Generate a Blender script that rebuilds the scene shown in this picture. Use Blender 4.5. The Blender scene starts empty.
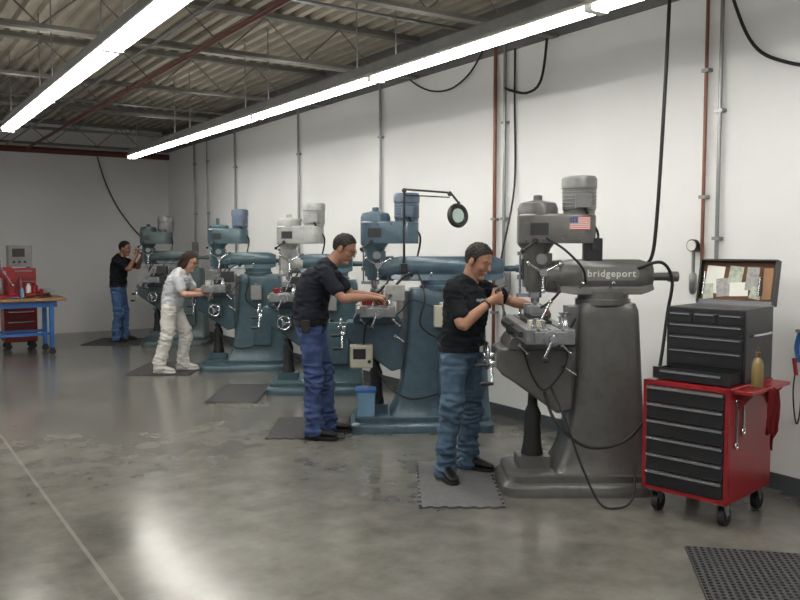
import bpy, bmesh, math, random
from mathutils import Vector, Matrix, noise
random.seed(4)
S = bpy.context.scene
C = S.collection
R = math.radians
PI = math.pi
TH = R(33.3)
try:
    S.view_settings.view_transform = 'Standard'
except Exception:
    pass

def V(*a): return Vector(a)
def F(lat, d, z=0.0):
    """ground frame turned to the aisle: lat = sideways, d = distance"""
    return V(lat*math.cos(TH)+d*math.sin(TH), -lat*math.sin(TH)+d*math.cos(TH), z)

# ------------------------------------------------------------------ materials
def lin(c):
    out = []
    for x in c:
        x = x/255.0
        out.append(x/12.92 if x <= .04045 else ((x+.055)/1.055)**2.4)
    return out
MC = {}
def mat(name, col, rough=.5, metal=0.0, var=.12, scale=8.0, bump=0.0, coat=0.0, emit=0.0, spec=.5, worn=0.0):
    if name in MC: return MC[name]
    m = bpy.data.materials.new(name); m.use_nodes = True
    nt = m.node_tree; b = nt.nodes['Principled BSDF']
    c = lin(col)
    tc = nt.nodes.new('ShaderNodeTexCoord')
    nz = nt.nodes.new('ShaderNodeTexNoise'); nz.inputs['Scale'].default_value = scale; nz.inputs['Detail'].default_value = 4
    nt.links.new(tc.outputs['Object'], nz.inputs['Vector'])
    mx = nt.nodes.new('ShaderNodeValToRGB')
    mx.color_ramp.elements[0].position = .3; mx.color_ramp.elements[1].position = .7
    mx.color_ramp.elements[0].color = (*[max(0, x*(1-var)) for x in c], 1)
    mx.color_ramp.elements[1].color = (*[min(1, x*(1+var)) for x in c], 1)
    nt.links.new(nz.outputs['Fac'], mx.inputs['Fac'])
    last = mx.outputs['Color']
    if worn:
        n2 = nt.nodes.new('ShaderNodeTexNoise'); n2.inputs['Scale'].default_value = 22; n2.inputs['Detail'].default_value = 6
        nt.links.new(tc.outputs['Object'], n2.inputs['Vector'])
        r2 = nt.nodes.new('ShaderNodeValToRGB'); r2.color_ramp.elements[0].position = .52; r2.color_ramp.elements[1].position = .72
        r2.color_ramp.elements[0].color = (0, 0, 0, 1); r2.color_ramp.elements[1].color = (worn, worn, worn, 1)
        nt.links.new(n2.outputs['Fac'], r2.inputs['Fac'])
        mm = nt.nodes.new('ShaderNodeMixRGB'); mm.inputs[2].default_value = (*[x*.35+.02 for x in c], 1)
        nt.links.new(r2.outputs['Color'], mm.inputs['Fac']); nt.links.new(last, mm.inputs[1]); last = mm.outputs[0]
    nt.links.new(last, b.inputs['Base Color'])
    b.inputs['Roughness'].default_value = rough; b.inputs['Metallic'].default_value = metal
    b.inputs['Specular IOR Level'].default_value = spec
    if coat: b.inputs['Coat Weight'].default_value = coat
    if bump:
        bp = nt.nodes.new('ShaderNodeBump'); bp.inputs['Strength'].default_value = bump; bp.inputs['Distance'].default_value = .01
        nt.links.new(nz.outputs['Fac'], bp.inputs['Height']); nt.links.new(bp.outputs['Normal'], b.inputs['Normal'])
    if emit:
        b.inputs['Emission Color'].default_value = (*c, 1); b.inputs['Emission Strength'].default_value = emit
    MC[name] = m
    return m

def floor_material():
    m = bpy.data.materials.new('polished_concrete'); m.use_nodes = True
    nt = m.node_tree; N = nt.nodes; L = nt.links; b = N['Principled BSDF']
    tc = N.new('ShaderNodeTexCoord')
    def nz(scale, det, rough=.5):
        n = N.new('ShaderNodeTexNoise'); n.inputs['Scale'].default_value = scale
        n.inputs['Detail'].default_value = det; n.inputs['Roughness'].default_value = rough
        L.new(tc.outputs['Object'], n.inputs['Vector']); return n
    n1 = nz(.8, 4, .55); n2 = nz(3.0, 8, .68)
    ad = N.new('ShaderNodeMath'); ad.operation = 'MULTIPLY_ADD'; ad.inputs[1].default_value = .55
    L.new(n2.outputs['Fac'], ad.inputs[0])
    h = N.new('ShaderNodeMath'); h.operation = 'MULTIPLY'; h.inputs[1].default_value = .45; L.new(n1.outputs['Fac'], h.inputs[0])
    L.new(h.outputs[0], ad.inputs[2])
    r1 = N.new('ShaderNodeValToRGB')
    e = r1.color_ramp.elements
    e[0].position = .28; e[0].color = (*lin((62, 61, 58)), 1)
    e[1].position = .72; e[1].color = (*lin((130, 128, 121)), 1)
    L.new(ad.outputs[0], r1.inputs['Fac'])
    # control joints cut in the slab
    sp = N.new('ShaderNodeSeparateXYZ'); L.new(tc.outputs['Object'], sp.inputs[0])
    def joint(out, pos, w):
        a = N.new('ShaderNodeMath'); a.operation = 'SUBTRACT'; a.inputs[1].default_value = pos; L.new(out, a.inputs[0])
        ab = N.new('ShaderNodeMath'); ab.operation = 'ABSOLUTE'; L.new(a.outputs[0], ab.inputs[0])
        c = N.new('ShaderNodeMath'); c.operation = 'LESS_THAN'; c.inputs[1].default_value = w; L.new(ab.outputs[0], c.inputs[0])
        return c.outputs[0]
    j1 = joint(sp.outputs['X'], .96, .011); j2 = joint(sp.outputs['Y'], 10.2, .008)
    mxx = N.new('ShaderNodeMath'); mxx.operation = 'MAXIMUM'; L.new(j1, mxx.inputs[0]); L.new(j2, mxx.inputs[1])
    sc = N.new('ShaderNodeMath'); sc.operation = 'MULTIPLY'; sc.inputs[1].default_value = .36; L.new(mxx.outputs[0], sc.inputs[0])
    mj = N.new('ShaderNodeMixRGB'); mj.inputs[2].default_value = (*lin((156, 153, 145)), 1)
    L.new(sc.outputs[0], mj.inputs['Fac']); L.new(r1.outputs['Color'], mj.inputs[1])
    L.new(mj.outputs[0], b.inputs['Base Color'])
    rr = N.new('ShaderNodeMapRange'); rr.inputs['To Min'].default_value = .14; rr.inputs['To Max'].default_value = .26
    rr.inputs['From Min'].default_value = .2; rr.inputs['From Max'].default_value = .8
    L.new(ad.outputs[0], rr.inputs['Value']); L.new(rr.outputs[0], b.inputs['Roughness'])
    b.inputs['Specular IOR Level'].default_value = .6
    return m

M_wall = mat('painted_wall', (226, 227, 227), .75, var=.05, scale=.7, bump=.05)
M_deck = mat('galvanised_deck', (164, 157, 142), .6, .0, var=.16, scale=2)
M_steelbeam = mat('primer_grey_steel', (112, 109, 102), .6, .0)
M_ledger = mat('ledger_grey_steel', (108, 108, 107), .6, .0)
M_base = mat('vinyl_base', (66, 72, 76), .5)
M_redpipe = mat('red_oxide_pipe', (98, 48, 42), .5)
M_copper = mat('copper_pipe', (122, 82, 66), .4, .3)
M_galv = mat('galvanised_conduit', (140, 142, 142), .35, .7)
M_black = mat('black_rubber', (22, 22, 24), .6)
M_blackp = mat('black_plastic', (28, 28, 31), .4)
M_chrome = mat('bright_steel', (190, 192, 196), .22, .95, var=.06)
M_iron = mat('machined_iron', (140, 142, 144), .38, .7, var=.15, scale=14)
M_dark = mat('dark_oily_iron', (52, 54, 56), .45, .4)
M_white = mat('white_enamel', (225, 225, 222), .4, var=.03)
M_lamp = mat('fluorescent_tube', (255, 252, 245), .4, var=0, emit=32)
M_fix = mat('fixture_grey', (128, 128, 128), .5)
M_house = mat('lamp_housing_grey', (136, 136, 134), .55)
M_red = mat('red_enamel', (132, 18, 25), .34, var=.12, coat=.2, worn=.2)
M_redd = mat('dull_red', (128, 28, 30), .5)
M_rag = mat('faded_red_cloth', (98, 28, 30), .95, var=.2, spec=.1)
M_wood = mat('bench_wood', (140, 104, 70), .5, var=.25, scale=5)
M_blue = mat('blue_enamel', (44, 96, 160), .4)
M_ltblue = mat('pale_blue_plastic', (110, 146, 172), .45)
M_beige = mat('beige_plastic', (178, 176, 162), .5, var=.05)
M_paper = mat('paper', (226, 226, 220), .8, var=.05)
M_letter = mat('cast_lettering', (206, 206, 202), .6, var=.05)
M_paper2 = mat('tinted_paper', (170, 178, 164), .8, var=.25, scale=40)
M_paper3 = mat('grey_paper', (150, 150, 148), .8, var=.25, scale=50)
M_brown = mat('brown_felt', (96, 66, 48), .9)
M_tan = mat('olive_brass_bottle', (124, 108, 68), .4)
M_glass = mat('pale_lens', (176, 196, 190), .12, .0)
M_matg = mat('grey_rubber_mat', (84, 84, 86), .85, var=.15, scale=40, bump=.3)
M_matd = mat('dark_rubber_mat', (56, 56, 58), .85, var=.15, scale=40, bump=.3)
M_eyew = mat('eye_white', (205, 200, 194), .3, var=0)
M_iris = mat('eye_dark', (30, 20, 16), .2, var=0)

# ------------------------------------------------------------------ mesh builder
def cat(pts, sub):
    """Catmull-Rom through tuples of floats"""
    out = []
    n = len(pts)
    for i in range(n-1):
        p0 = pts[max(i-1, 0)]; p1 = pts[i]; p2 = pts[i+1]; p3 = pts[min(i+2, n-1)]
        for k in range(sub):
            t = k/sub
            out.append(tuple(.5*((2*b)+(-a+c)*t+(2*a-5*b+4*c-d)*t*t+(-a+3*b-3*c+d)*t**3) for a, b, c, d in zip(p0, p1, p2, p3)))
    out.append(tuple(pts[-1]))
    return out
def axis_matrix(p0, p1):
    d = (Vector(p1)-Vector(p0))
    q = d.normalized().to_track_quat('Z', 'Y')
    return Matrix.Translation((Vector(p0)+Vector(p1))/2) @ q.to_matrix().to_4x4(), d.length
def rrect(cx, cy, hx, hy, r, z, n=5):
    out = []
    r = min(r, hx-.001, hy-.001)
    for qx, qy, a0 in ((1, 1, 0), (-1, 1, 90), (-1, -1, 180), (1, -1, 270)):
        for k in range(n+1):
            a = R(a0+90*k/n)
            out.append(V(cx+qx*(hx-r)+r*math.cos(a), cy+qy*(hy-r)+r*math.sin(a), z))
    return out

class MB:
    def __init__(s): s.bm = bmesh.new()
    def box(s, x0, x1, y0, y1, z0, z1, M=None):
        r = bmesh.ops.create_cube(s.bm, size=1)
        T = Matrix.Translation(((x0+x1)/2, (y0+y1)/2, (z0+z1)/2)) @ Matrix.Diagonal((x1-x0, y1-y0, z1-z0, 1))
        bmesh.ops.transform(s.bm, matrix=(M @ T) if M else T, verts=r['verts']); return s
    def cyl(s, p0, p1, r0, r1=None, n=20):
        M, L = axis_matrix(p0, p1)
        bmesh.ops.create_cone(s.bm, cap_ends=True, segments=n, radius1=r0, radius2=r0 if r1 is None else r1, depth=L, matrix=M); return s
    def sphere(s, c, rx, ry=None, rz=None, M=None, n=16):
        T = Matrix.Translation(c) @ (M or Matrix.Identity(4)) @ Matrix.Diagonal((rx, ry or rx, rz or rx, 1))
        bmesh.ops.create_uvsphere(s.bm, u_segments=n, v_segments=max(8, n*2//3), radius=1, matrix=T); return s
    def loft(s, rings, caps=True):
        bm = s.bm
        vr = [[bm.verts.new(p) for p in r] for r in rings]
        n = len(vr[0])
        for a, b in zip(vr, vr[1:]):
            for i in range(n):
                bm.faces.new((a[i], a[(i+1) % n], b[(i+1) % n], b[i]))
        if caps:
            bm.faces.new(vr[0][::-1]); bm.faces.new(vr[-1])
        return s
    def lathe(s, prof, c=(0, 0, 0), n=28, M=None):
        rings = []
        T = Matrix.Translation(c) @ (M or Matrix.Identity(4))
        for r, z in prof:
            rings.append([T @ V(max(r, .0004)*math.cos(2*PI*i/n), max(r, .0004)*math.sin(2*PI*i/n), z) for i in range(n)])
        return s.loft(rings)
    def prism(s, poly, c0, c1, axis='y'):
        f = {'y': lambda a, b, c: V(a, c, b), 'x': lambda a, b, c: V(c, a, b), 'z': lambda a, b, c: V(a, b, c)}[axis]
        return s.loft([[f(a, b, c0) for a, b in poly], [f(a, b, c1) for a, b in poly]])
    def tube(s, pts, r, n=8, sub=5, closed=False):
        P = [Vector(p) for p in cat([tuple(p) for p in pts], sub)] if sub > 1 else [Vector(p) for p in pts]
        rings = []; t0 = None; u = None
        for i, p in enumerate(P):
            t = (P[min(i+1, len(P)-1)]-P[max(i-1, 0)]).normalized()
            if u is None:
                u = t.orthogonal().normalized()
            else:
                u = (u - t*u.dot(t)).normalized()
            w = t.cross(u)
            rings.append([p+u*(r*math.cos(2*PI*k/n))+w*(r*math.sin(2*PI*k/n)) for k in range(n)])
        return s.loft(rings)
    def torus(s, c, ax, RR, r, n=28, m=8):
        q = Vector(ax).normalized().to_track_quat('Z', 'Y').to_matrix().to_4x4()
        T = Matrix.Translation(c) @ q
        vr = [[s.bm.verts.new(T @ V((RR+r*math.cos(2*PI*j/m))*math.cos(2*PI*i/n), (RR+r*math.cos(2*PI*j/m))*math.sin(2*PI*i/n), r*math.sin(2*PI*j/m))) for j in range(m)] for i in range(n)]
        for i in range(n):
            for j in range(m):
                s.bm.faces.new((vr[i][j], vr[(i+1) % n][j], vr[(i+1) % n][(j+1) % m], vr[i][(j+1) % m]))
        return s
    def ell(s, secs, side, n=16, sub=4):
        """lofted elliptic limb: secs = (centre, half width along side, half depth)"""
        P = cat([(c[0], c[1], c[2], a, b) for c, a, b in secs], sub)
        rings = []
        m = len(P)
        fr = []
        for i in range(m):
            c = V(*P[i][:3])
            t = (V(*P[min(i+1, m-1)][:3])-V(*P[max(i-1, 0)][:3])).normalized()
            sd = Vector(side); sd = sd - t*sd.dot(t)
            if sd.length < .05: sd = t.orthogonal()
            sd.normalize()
            fr.append((c, t, sd, t.cross(sd), P[i][3], P[i][4]))
        def ring(c, sd, w, a, b):
            return [c+sd*(a*math.cos(2*PI*k/n))+w*(b*math.sin(2*PI*k/n)) for k in range(n)]
        c, t, sd, w, a, b = fr[0]
        for ang in (85, 55, 28):
            k = math.cos(R(ang)); rings.append(ring(c-t*(min(a, b)*.7*math.sin(R(ang))), sd, w, a*k, b*k))
        for c, t, sd, w, a, b in fr: rings.append(ring(c, sd, w, a, b))
        c, t, sd, w, a, b = fr[-1]
        for ang in (28, 55, 85):
            k = math.cos(R(ang)); rings.append(ring(c+t*(min(a, b)*.7*math.sin(R(ang))), sd, w, a*k, b*k))
        return s.loft(rings)
    def build(s, name, m, parent=None, bev=0.0, ang=38, loc=None, rotz=0, flat=False):
        bmesh.ops.recalc_face_normals(s.bm, faces=s.bm.faces[:])
        me = bpy.data.meshes.new(name); s.bm.to_mesh(me); s.bm.free()
        if not flat:
            me.polygons.foreach_set('use_smooth', [True]*len(me.polygons))
            try: me.set_sharp_from_angle(angle=R(ang))
            except Exception: pass
        o = bpy.data.objects.new(name, me); C.objects.link(o)
        me.materials.append(m)
        if parent: o.parent = parent
        if loc is not None: o.location = loc
        o.rotation_euler = (0, 0, rotz)
        if bev:
            b = o.modifiers.new('bevel', 'BEVEL'); b.width = bev; b.segments = 2; b.limit_method = 'ANGLE'; b.angle_limit = R(40)
        return o
    def remesh(s, name, m, parent, voxel, smooth=2, amp=0.0, freq=(9, 9, 9), fold=None):
        bmesh.ops.recalc_face_normals(s.bm, faces=s.bm.faces[:])
        me = bpy.data.meshes.new(name); s.bm.to_mesh(me); s.bm.free()
        o = bpy.data.objects.new(name, me); C.objects.link(o)
        md = o.modifiers.new('voxel', 'REMESH'); md.mode = 'VOXEL'; md.voxel_size = voxel; md.use_smooth_shade = True
        if smooth:
            sm = o.modifiers.new('smooth', 'SMOOTH'); sm.factor = .5; sm.iterations = smooth
        bpy.context.view_layer.update()
        dg = bpy.context.evaluated_depsgraph_get()
        me2 = bpy.data.meshes.new_from_object(o.evaluated_get(dg))
        o.modifiers.clear(); o.data = me2; bpy.data.meshes.remove(me); me2.name = name
        me2.polygons.foreach_set('use_smooth', [True]*len(me2.polygons))
        if amp:
            nn = [v.normal.copy() for v in me2.vertices]
            for v, nrm in zip(me2.vertices, nn):
                q = V(v.co.x*freq[0], v.co.y*freq[1], v.co.z*freq[2])
                k = noise.noise(q)+.5*noise.noise(q*2.3)
                if fold:
                    # ridged folds gathering at the given joints
                    wgt = 0
                    for c, rad in fold:
                        wgt = max(wgt, 1-(v.co-c).length/rad)
                    if wgt > 0:
                        r = 1-abs(noise.noise(V(v.co.x*9+v.co.z*6, v.co.y*9, v.co.z*24)))*3.4
                        k += min(1, wgt*1.6)*1.3*r
                v.co += nrm*(amp*max(k, -.5))
        me2.materials.clear(); me2.materials.append(m)
        o.parent = parent
        return o

def tag(o, label, category, group=None, kind=None):
    o['label'] = label; o['category'] = category
    if group: o['group'] = group
    if kind: o['kind'] = kind
    return o
def thing(name, label, category, loc=(0, 0, 0), rotz=0, group=None):
    o = bpy.data.objects.new(name, None); C.objects.link(o)
    o.empty_display_size = .1
    o.location = loc; o.rotation_euler = (0, 0, rotz)
    return tag(o, label, category, group)
def struct(o): o['kind'] = 'structure'; return o

# ------------------------------------------------------------------ camera and world
cam = bpy.data.cameras.new('camera'); co = bpy.data.objects.new('camera', cam); C.objects.link(co)
co.location = (0, 0, 1.66); co.rotation_euler = (R(90-3.9), 0, -TH)
cam.sensor_width = 36; cam.lens = 36.9; cam.clip_end = 200
S.camera = co
w = bpy.data.worlds.new('world'); S.world = w; w.use_nodes = True
w.node_tree.nodes['Background'].inputs['Color'].default_value = (.98, .98, 1, 1)
w.node_tree.nodes['Background'].inputs['Strength'].default_value = .30

# ------------------------------------------------------------------ setting
WX = 5.14; FY = 16.2; CZ = 3.85
struct(MB().box(-6, WX+.2, -4, FY+.2, -.1, 0).build('floor', floor_material()))
struct(MB().box(WX, WX+.2, -4, FY+.2, 0, CZ+.3).build('wall_right', M_wall))
struct(MB().box(-6, WX, FY, FY+.2, 0, CZ+.3).build('wall_far', M_wall))
b = MB()
prof = []
x = -6.0
while x < WX+.0:
    prof += [(x, CZ), (x+.06, CZ), (x+.08, CZ+.05), (x+.14, CZ+.05), (x+.16, CZ)]; x += .16
rr = [[V(px, -4, pz) for px, pz in prof], [V(px, FY+.1, pz) for px, pz in prof]]
v0 = [b.bm.verts.new(p) for p in rr[0]]; v1 = [b.bm.verts.new(p) for p in rr[1]]
for i in range(len(prof)-1):
    if (rr[0][i]-rr[0][i+1]).length > 1e-6:
        b.bm.faces.new((v0[i], v0[i+1], v1[i+1], v1[i]))
struct(b.build('ceiling', M_deck, flat=True))
struct(MB().box(WX-.014, WX, -4, FY, 0, .11).build('baseboard_right', M_base))
struct(MB().box(WX-.10, WX, -4, FY, 3.66, CZ).box(WX-.03, WX, -4, FY, 3.46, 3.66).build('trim_1', M_ledger))

# roof joists running across the hall
ordn = ['first', 'second', 'third', 'fourth', 'fifth', 'sixth', 'seventh', 'eighth', 'ninth']
for i, y in enumerate((15.75, 13.65, 11.55, 9.45, 7.35, 5.25, 3.15)):
    t = thing('roof_joist', 'open-web grey steel roof joist across the ceiling, %s from the far wall' % ordn[i], 'roof joist', (0, y, 3.42), 0, 'open-web roof joists')
    MB().box(-6, WX-.1, -.05, .05, .38, CZ-3.42).build('top_chord', M_steelbeam, t)
    MB().box(-6, WX-.1, -.045, .045, 0, .035).build('bottom_chord', M_steelbeam, t)
    q = MB(); x = -5.9
    while x < WX-.8:
        q.cyl((x, 0, .03), (x+.4, 0, .385), .008, n=6); q.cyl((x+.4, 0, .385), (x+.8, 0, .03), .008, n=6); x += .8
    q.build('web', M_steelbeam, t)
q = MB().cyl((2.56, -3.9, 3.37), (2.56, FY-.17, 3.37), .024, n=16)
for y in (5.25, 9.45, 13.65): q.cyl((2.56, y, 3.38), (2.56, y, 3.425), .008, n=6)
o = q.build('sprinkler_pipe', M_redpipe)
tag(o, 'dark red sprinkler main running the length of the ceiling', 'pipe')
o = MB().cyl((-5.9, FY-.08, 3.36), (WX, FY-.08, 3.36), .055, n=16).build('sprinkler_pipe', M_redpipe)
tag(o, 'dark red-brown pipe running along the top of the far wall', 'pipe')
o = MB().cyl((-5.9, 8.6, 3.72), (WX, 8.6, 3.72), .035, n=12).cyl((-5.9, 8.6, 3.72), (-5.9, 8.6, CZ+.02), .02).cyl((4.4, 8.6, 3.72), (4.4, 8.6, CZ), .012).build('ceiling_conduit', M_beige)
tag(o, 'pale pipe crossing the ceiling between the joists', 'pipe')
for k, (yy, zz, lb) in enumerate(((6.5, 3.75, 'thin grey conduit crossing the ceiling near the camera'), (12.4, 3.7, 'thin grey conduit crossing the ceiling toward the far wall'))):
    o = MB().cyl((-5.9, yy, zz), (WX, yy, zz), .018, n=10).cyl((2, yy, zz), (2, yy, CZ), .008, n=6).build('ceiling_conduit', M_galv); tag(o, lb, 'conduit')
o = MB().cyl((2.2, -3.9, 3.40), (2.2, FY-.17, 3.40), .014, n=10).build('ceiling_conduit', M_galv); tag(o, 'thin grey conduit running lengthwise beside the dark red pipe', 'conduit')

# fluorescent strips
def strip(x, y, label, group):
    t = thing('strip_light', label, 'strip light', (x, y, 3.0), 0, group)
    h = 1.2
    MB().prism([(-.05, .045), (.05, .045), (.045, .125), (-.045, .125)], -h, h).build('housing', M_house, t)
    MB().prism([(-.09, .015), (-.087, .005), (-.045, .035), (.045, .035), (.087, .005), (.09, .015), (.045, .046), (-.045, .046)], -h, h).build('reflector', M_white, t)
    for sx in (-.038, .038):
        MB().cyl((sx, -h+.03, 0), (sx, h-.03, 0), .019, n=12).build('tube', M_lamp, t)
    for y0, y1 in ((-h, -h+.03), (h-.03, h)):
        MB().box(-.065, .065, y0, y1, -.025, .04).build('lamp_holder', M_white, t)
    for sy in (-.9, .9):
        MB().cyl((0, sy, .115), (0, sy, CZ-3.0+.01), .006, n=6).build('hanger', M_galv, t)
for i in range(6):
    strip(3.56, 11.78-2.4*i, 'fluorescent strip light over the milling machines, %s from the far end' % ordn[i], 'right-hand strip lights')
for i in range(5):
    strip(1.5, 9.48-2.4*i, 'fluorescent strip light over the left aisle, %s from the far end' % ordn[i], 'left-hand strip lights')
for i in range(4):  # unseen row assumed to continue the spacing, added to light the hall
    strip(-.7, 11.8-2.4*i, 'fluorescent strip light of the added, unseen outer left row, %s from the far end' % ordn[i], 'outer strip lights')
for i, (x, y, ln, e) in enumerate(((3.56, 6.0, 13, 18), (1.5, 5.2, 11, 18), (-.7, 6.4, 12, 18))):  # fill lamps added above the rows to brighten the deck, not real fixtures
    la = bpy.data.lights.new('added_ceiling_fill', 'AREA'); la.shape = 'RECTANGLE'; la.size = .1; la.size_y = ln; la.energy = e; la.color = (1, .97, .92)
    lo = bpy.data.objects.new('added_ceiling_fill', la); C.objects.link(lo); lo.location = (x, y, 3.14); lo.rotation_euler = (PI, 0, 0)

# ------------------------------------------------------------------ wall services
def conduit(y, z0, label, m=M_galv, r=.016, box=True, name='wall_conduit', x=WX-.035):
    t = thing(name, label, 'conduit', (x, y, z0), 0, 'drops on the right wall')
    MB().cyl((0, 0, 0), (0, 0, CZ-z0), r, n=12).build('pipe', m, t)
    for z in (.5, 1.4):
        MB().box(-r-.004, WX-x, -.03, .03, z-.012, z+.012).build('strap', M_galv, t)
    if box:
        MB().box(-.045, WX-x, -.07, .07, -.2, 0).build('switch_box', M_fix, t, bev=.006)
conduit(14.55, 1.7, 'grey conduit dropping down the wall nearest the far corner')
conduit(13.9, 1.7, 'thin grey conduit beside the corner conduit', box=False, r=.012)
conduit(12.63, 1.5, 'grey conduit dropping down the wall behind the farthest machines')
conduit(10.33, 1.5, 'grey conduit behind the pale grey motor of the unattended machine')
conduit(8.19, 1.5, 'grey conduit on the wall behind the standing man in dark navy shirt')
conduit(6.12, .5, 'reddish pipe dropping down the wall between the two front machines', M_copper, .018, False, 'wall_pipe')
conduit(5.98, 1.4, 'grey conduit right beside the reddish pipe between the two front machines')
conduit(3.78, 1.5, 'reddish pipe on the wall above the black tool chest', M_copper, .013, False, 'wall_pipe')
conduit(3.66, 1.2, 'grey conduit on the wall above the black tool chest', r=.014, box=False)

def cable(pts, r, label, m=M_black, name='power_cable'):
    o = MB().tube(pts, r, 8, 6).build(name, m); return tag(o, label, 'cable')
cable([(WX-.02, 5.86, CZ), (WX-.02, 5.86, 3.0), (WX-.03, 5.84, 2.2), (WX-.2, 5.8, 1.6), (4.86, 5.75, 1.42)], .009, 'black cable hanging beside the reddish pipe to the blue-grey machine')
cable([(WX-.045, 7.75, 3.62), (WX-.05, 7.5, 3.42), (WX-.05, 7.15, 3.27), (WX-.05, 6.8, 3.24), (WX-.05, 6.5, 3.34), (WX-.05, 6.3, 3.52), (WX-.06, 6.2, 3.66)], .009, 'black hose sagging in a shallow curve along the wall by the strip light')
cable([(WX-.03, 5.98, 3.12), (WX-.12, 5.8, 3.06), (WX-.14, 5.55, 3.0), (WX-.1, 5.42, 3.1), (WX-.05, 5.4, 3.5), (WX-.02, 5.4, CZ)], .012, 'dark hose looping from the pipes near the ceiling')
cable([(WX-.02, 3.75, CZ), (WX-.05, 3.55, 3.3), (WX-.05, 3.4, 3.0), (WX-.05, 3.2, 2.86), (WX-.05, 2.9, 2.78), (WX-.02, 2.4, 2.8)], .012, 'black cable swagged across the top right of the wall')
cable([(3.80, FY-.02, 3.3), (3.92, FY-.05, 2.85), (4.12, FY-.06, 2.4), (4.36, FY-.05, 2.05), (4.58, FY-.03, 1.8)], .012, 'black hose drooping down the far wall')
cable([F(1.74, 5.4, CZ), F(1.735, 5.4, 3.2), F(1.715, 5.43, 2.3), F(1.70, 5.47, 1.75), F(1.68, 5.5, 1.56), F(1.62, 5.52, 1.52)], .012, 'black cable hanging from the ceiling to the grey machine')
cable([F(1.58, 5.45, 1.50), F(1.72, 5.4, 1.54), F(1.80, 5.42, 1.42), F(1.78, 5.44, 1.2), F(1.70, 5.3, .92), F(1.62, 5.22, .62), F(1.45, 5.2, .40), F(1.2, 5.2, .36), F(1.02, 5.3, .5), F(.96, 5.40, .68)], .011, 'thick black cable looping down the side of the grey machine')
cable([F(1.0, 5.40, .72), F(1.08, 5.25, .5), F(1.16, 5.16, .25), F(1.26, 5.08, .03), F(1.36, 5.03, .013), F(1.46, 5.06, .06), F(1.52, 5.2, .25)], .008, 'thin black cable trailing onto the floor beside the grey machine')

# air regulator on the wall
t = thing('air_regulator', 'air regulator with round white dial on the wall pipes by the tool chest', 'regulator', (WX, 3.84, 1.45))
MB().cyl((-.05, 0, .17), (0, 0, .17), .02).cyl((-.05, 0, 0), (-.05, 0, .17), .012).build('stem', M_galv, t)
MB().cyl((-.075, 0, .2), (-.04, 0, .2), .045, n=24).build('gauge_body', M_blackp, t)
MB().cyl((-.079, 0, .2), (-.074, 0, .2), .038, n=24).build('dial', M_white, t)
MB().lathe([(0, -.16), (.02, -.15), (.028, -.12), (.028, -.02), (.02, 0), (0, 0)], (-.05, 0, 0)).build('filter_bowl', M_galv, t)
# blue hose on hook at right edge
t = thing('air_hose', 'short blue air hose with red handle hanging on the wall at the right edge', 'hose', (WX, 3.0, .90))
MB().cyl((-.1, 0, .20), (0, 0, .20), .012).build('hook', M_galv, t)
q = MB()
for k in range(3): q.tube([(-.03-.016*k, .013, .18), (-.035-.016*k, .022+.003*k, .10), (-.035-.016*k, .02, .04), (-.035-.016*k, 0, .02-.012*k), (-.035-.016*k, -.02, .04), (-.035-.016*k, -.022, .10), (-.03-.016*k, -.013, .18), (-.03-.016*k, 0, .205), (-.03-.016*k, .013, .18)], .006, 8, 5)
q.build('coil', M_blue, t)
MB().cyl((-.09, .02, .02), (-.09, .0, -.09), .013).cyl((-.09, .015, -.02), (-.04, .015, .02), .008).build('handle', M_red, t)
MB().tube([(-.08, .015, -.08), (-.07, .03, -.2), (-.05, .03, -.34), (-.04, .015, -.42), (-.03, 0, -.3), (-.02, 0, .03)], .005).build('tail', M_blackp, t)
o = MB().cyl((1.98, FY-.05, .6), (1.98, FY-.05, 3.3), .03).box(1.94, 2.02, FY-.06, FY, 1.6, 1.64).box(1.94, 2.02, FY-.06, FY, 2.8, 2.84).build('wall_pipe', M_dark)
tag(o, 'dark vertical pipe on the far wall at the left edge', 'pipe')

# ------------------------------------------------------------------ milling machine
def text_mesh(body, size, m, parent, loc, rot, ext=.002, name='lettering'):
    cu = bpy.data.curves.new('lettering', 'FONT'); cu.body = body; cu.size = size; cu.extrude = ext; cu.align_x = 'CENTER'; cu.align_y = 'CENTER'; cu.offset = .0008; cu.space_character = 1.16
    to = bpy.data.objects.new('text', cu); C.objects.link(to); bpy.context.view_layer.update()
    me = bpy.data.meshes.new_from_object(to.evaluated_get(bpy.context.evaluated_depsgraph_get()))
    bpy.data.objects.remove(to)
    o = bpy.data.objects.new(name, me); C.objects.link(o); me.materials.clear(); me.materials.append(m)
    o.parent = parent; o.location = loc; o.rotation_euler = rot
    return o
def crank(name, c, ax, arm, parent, L=.13):
    """shaft along ax, arm direction, handle parallel to ax"""
    c = Vector(c); ax = Vector(ax).normalized(); arm = Vector(arm).normalized()
    q = MB(); q.cyl(c, c+ax*.05, .022).cyl(c+ax*.035-arm*.03, c+ax*.035+arm*L, .011, .009, 10)
    o = q.build(name, M_chrome, parent)
    e = c+arm*L
    MB().lathe([(0, .03), (.01, .03), (.012, .05), (.018, .08), (.014, .115), (0, .12)], e, 14, ax.to_track_quat('Z', 'Y').to_matrix().to_4x4()).build('grip', M_blackp, o)
    return o
def handwheel(name, c, ax, parent, rr=.1):
    c = Vector(c); ax = Vector(ax).normalized()
    u = ax.orthogonal().normalized(); w = ax.cross(u)
    q = MB(); q.torus(c, ax, rr, .012, 28, 8).cyl(c-ax*.05, c+ax*.025, .024)
    for k in range(3):
        a = 2*PI*k/3+.4
        q.cyl(c, c+u*rr*math.cos(a)+w*rr*math.sin(a), .009, n=8)
    o = q.build(name, M_chrome, parent)
    MB().lathe([(0, .0), (.009, .0), (.012, .03), (.016, .06), (.01, .085), (0, .09)], c+u*rr, 12, ax.to_track_quat('Z', 'Y').to_matrix().to_4x4()).build('grip', M_blackp, o)
    return o

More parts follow.
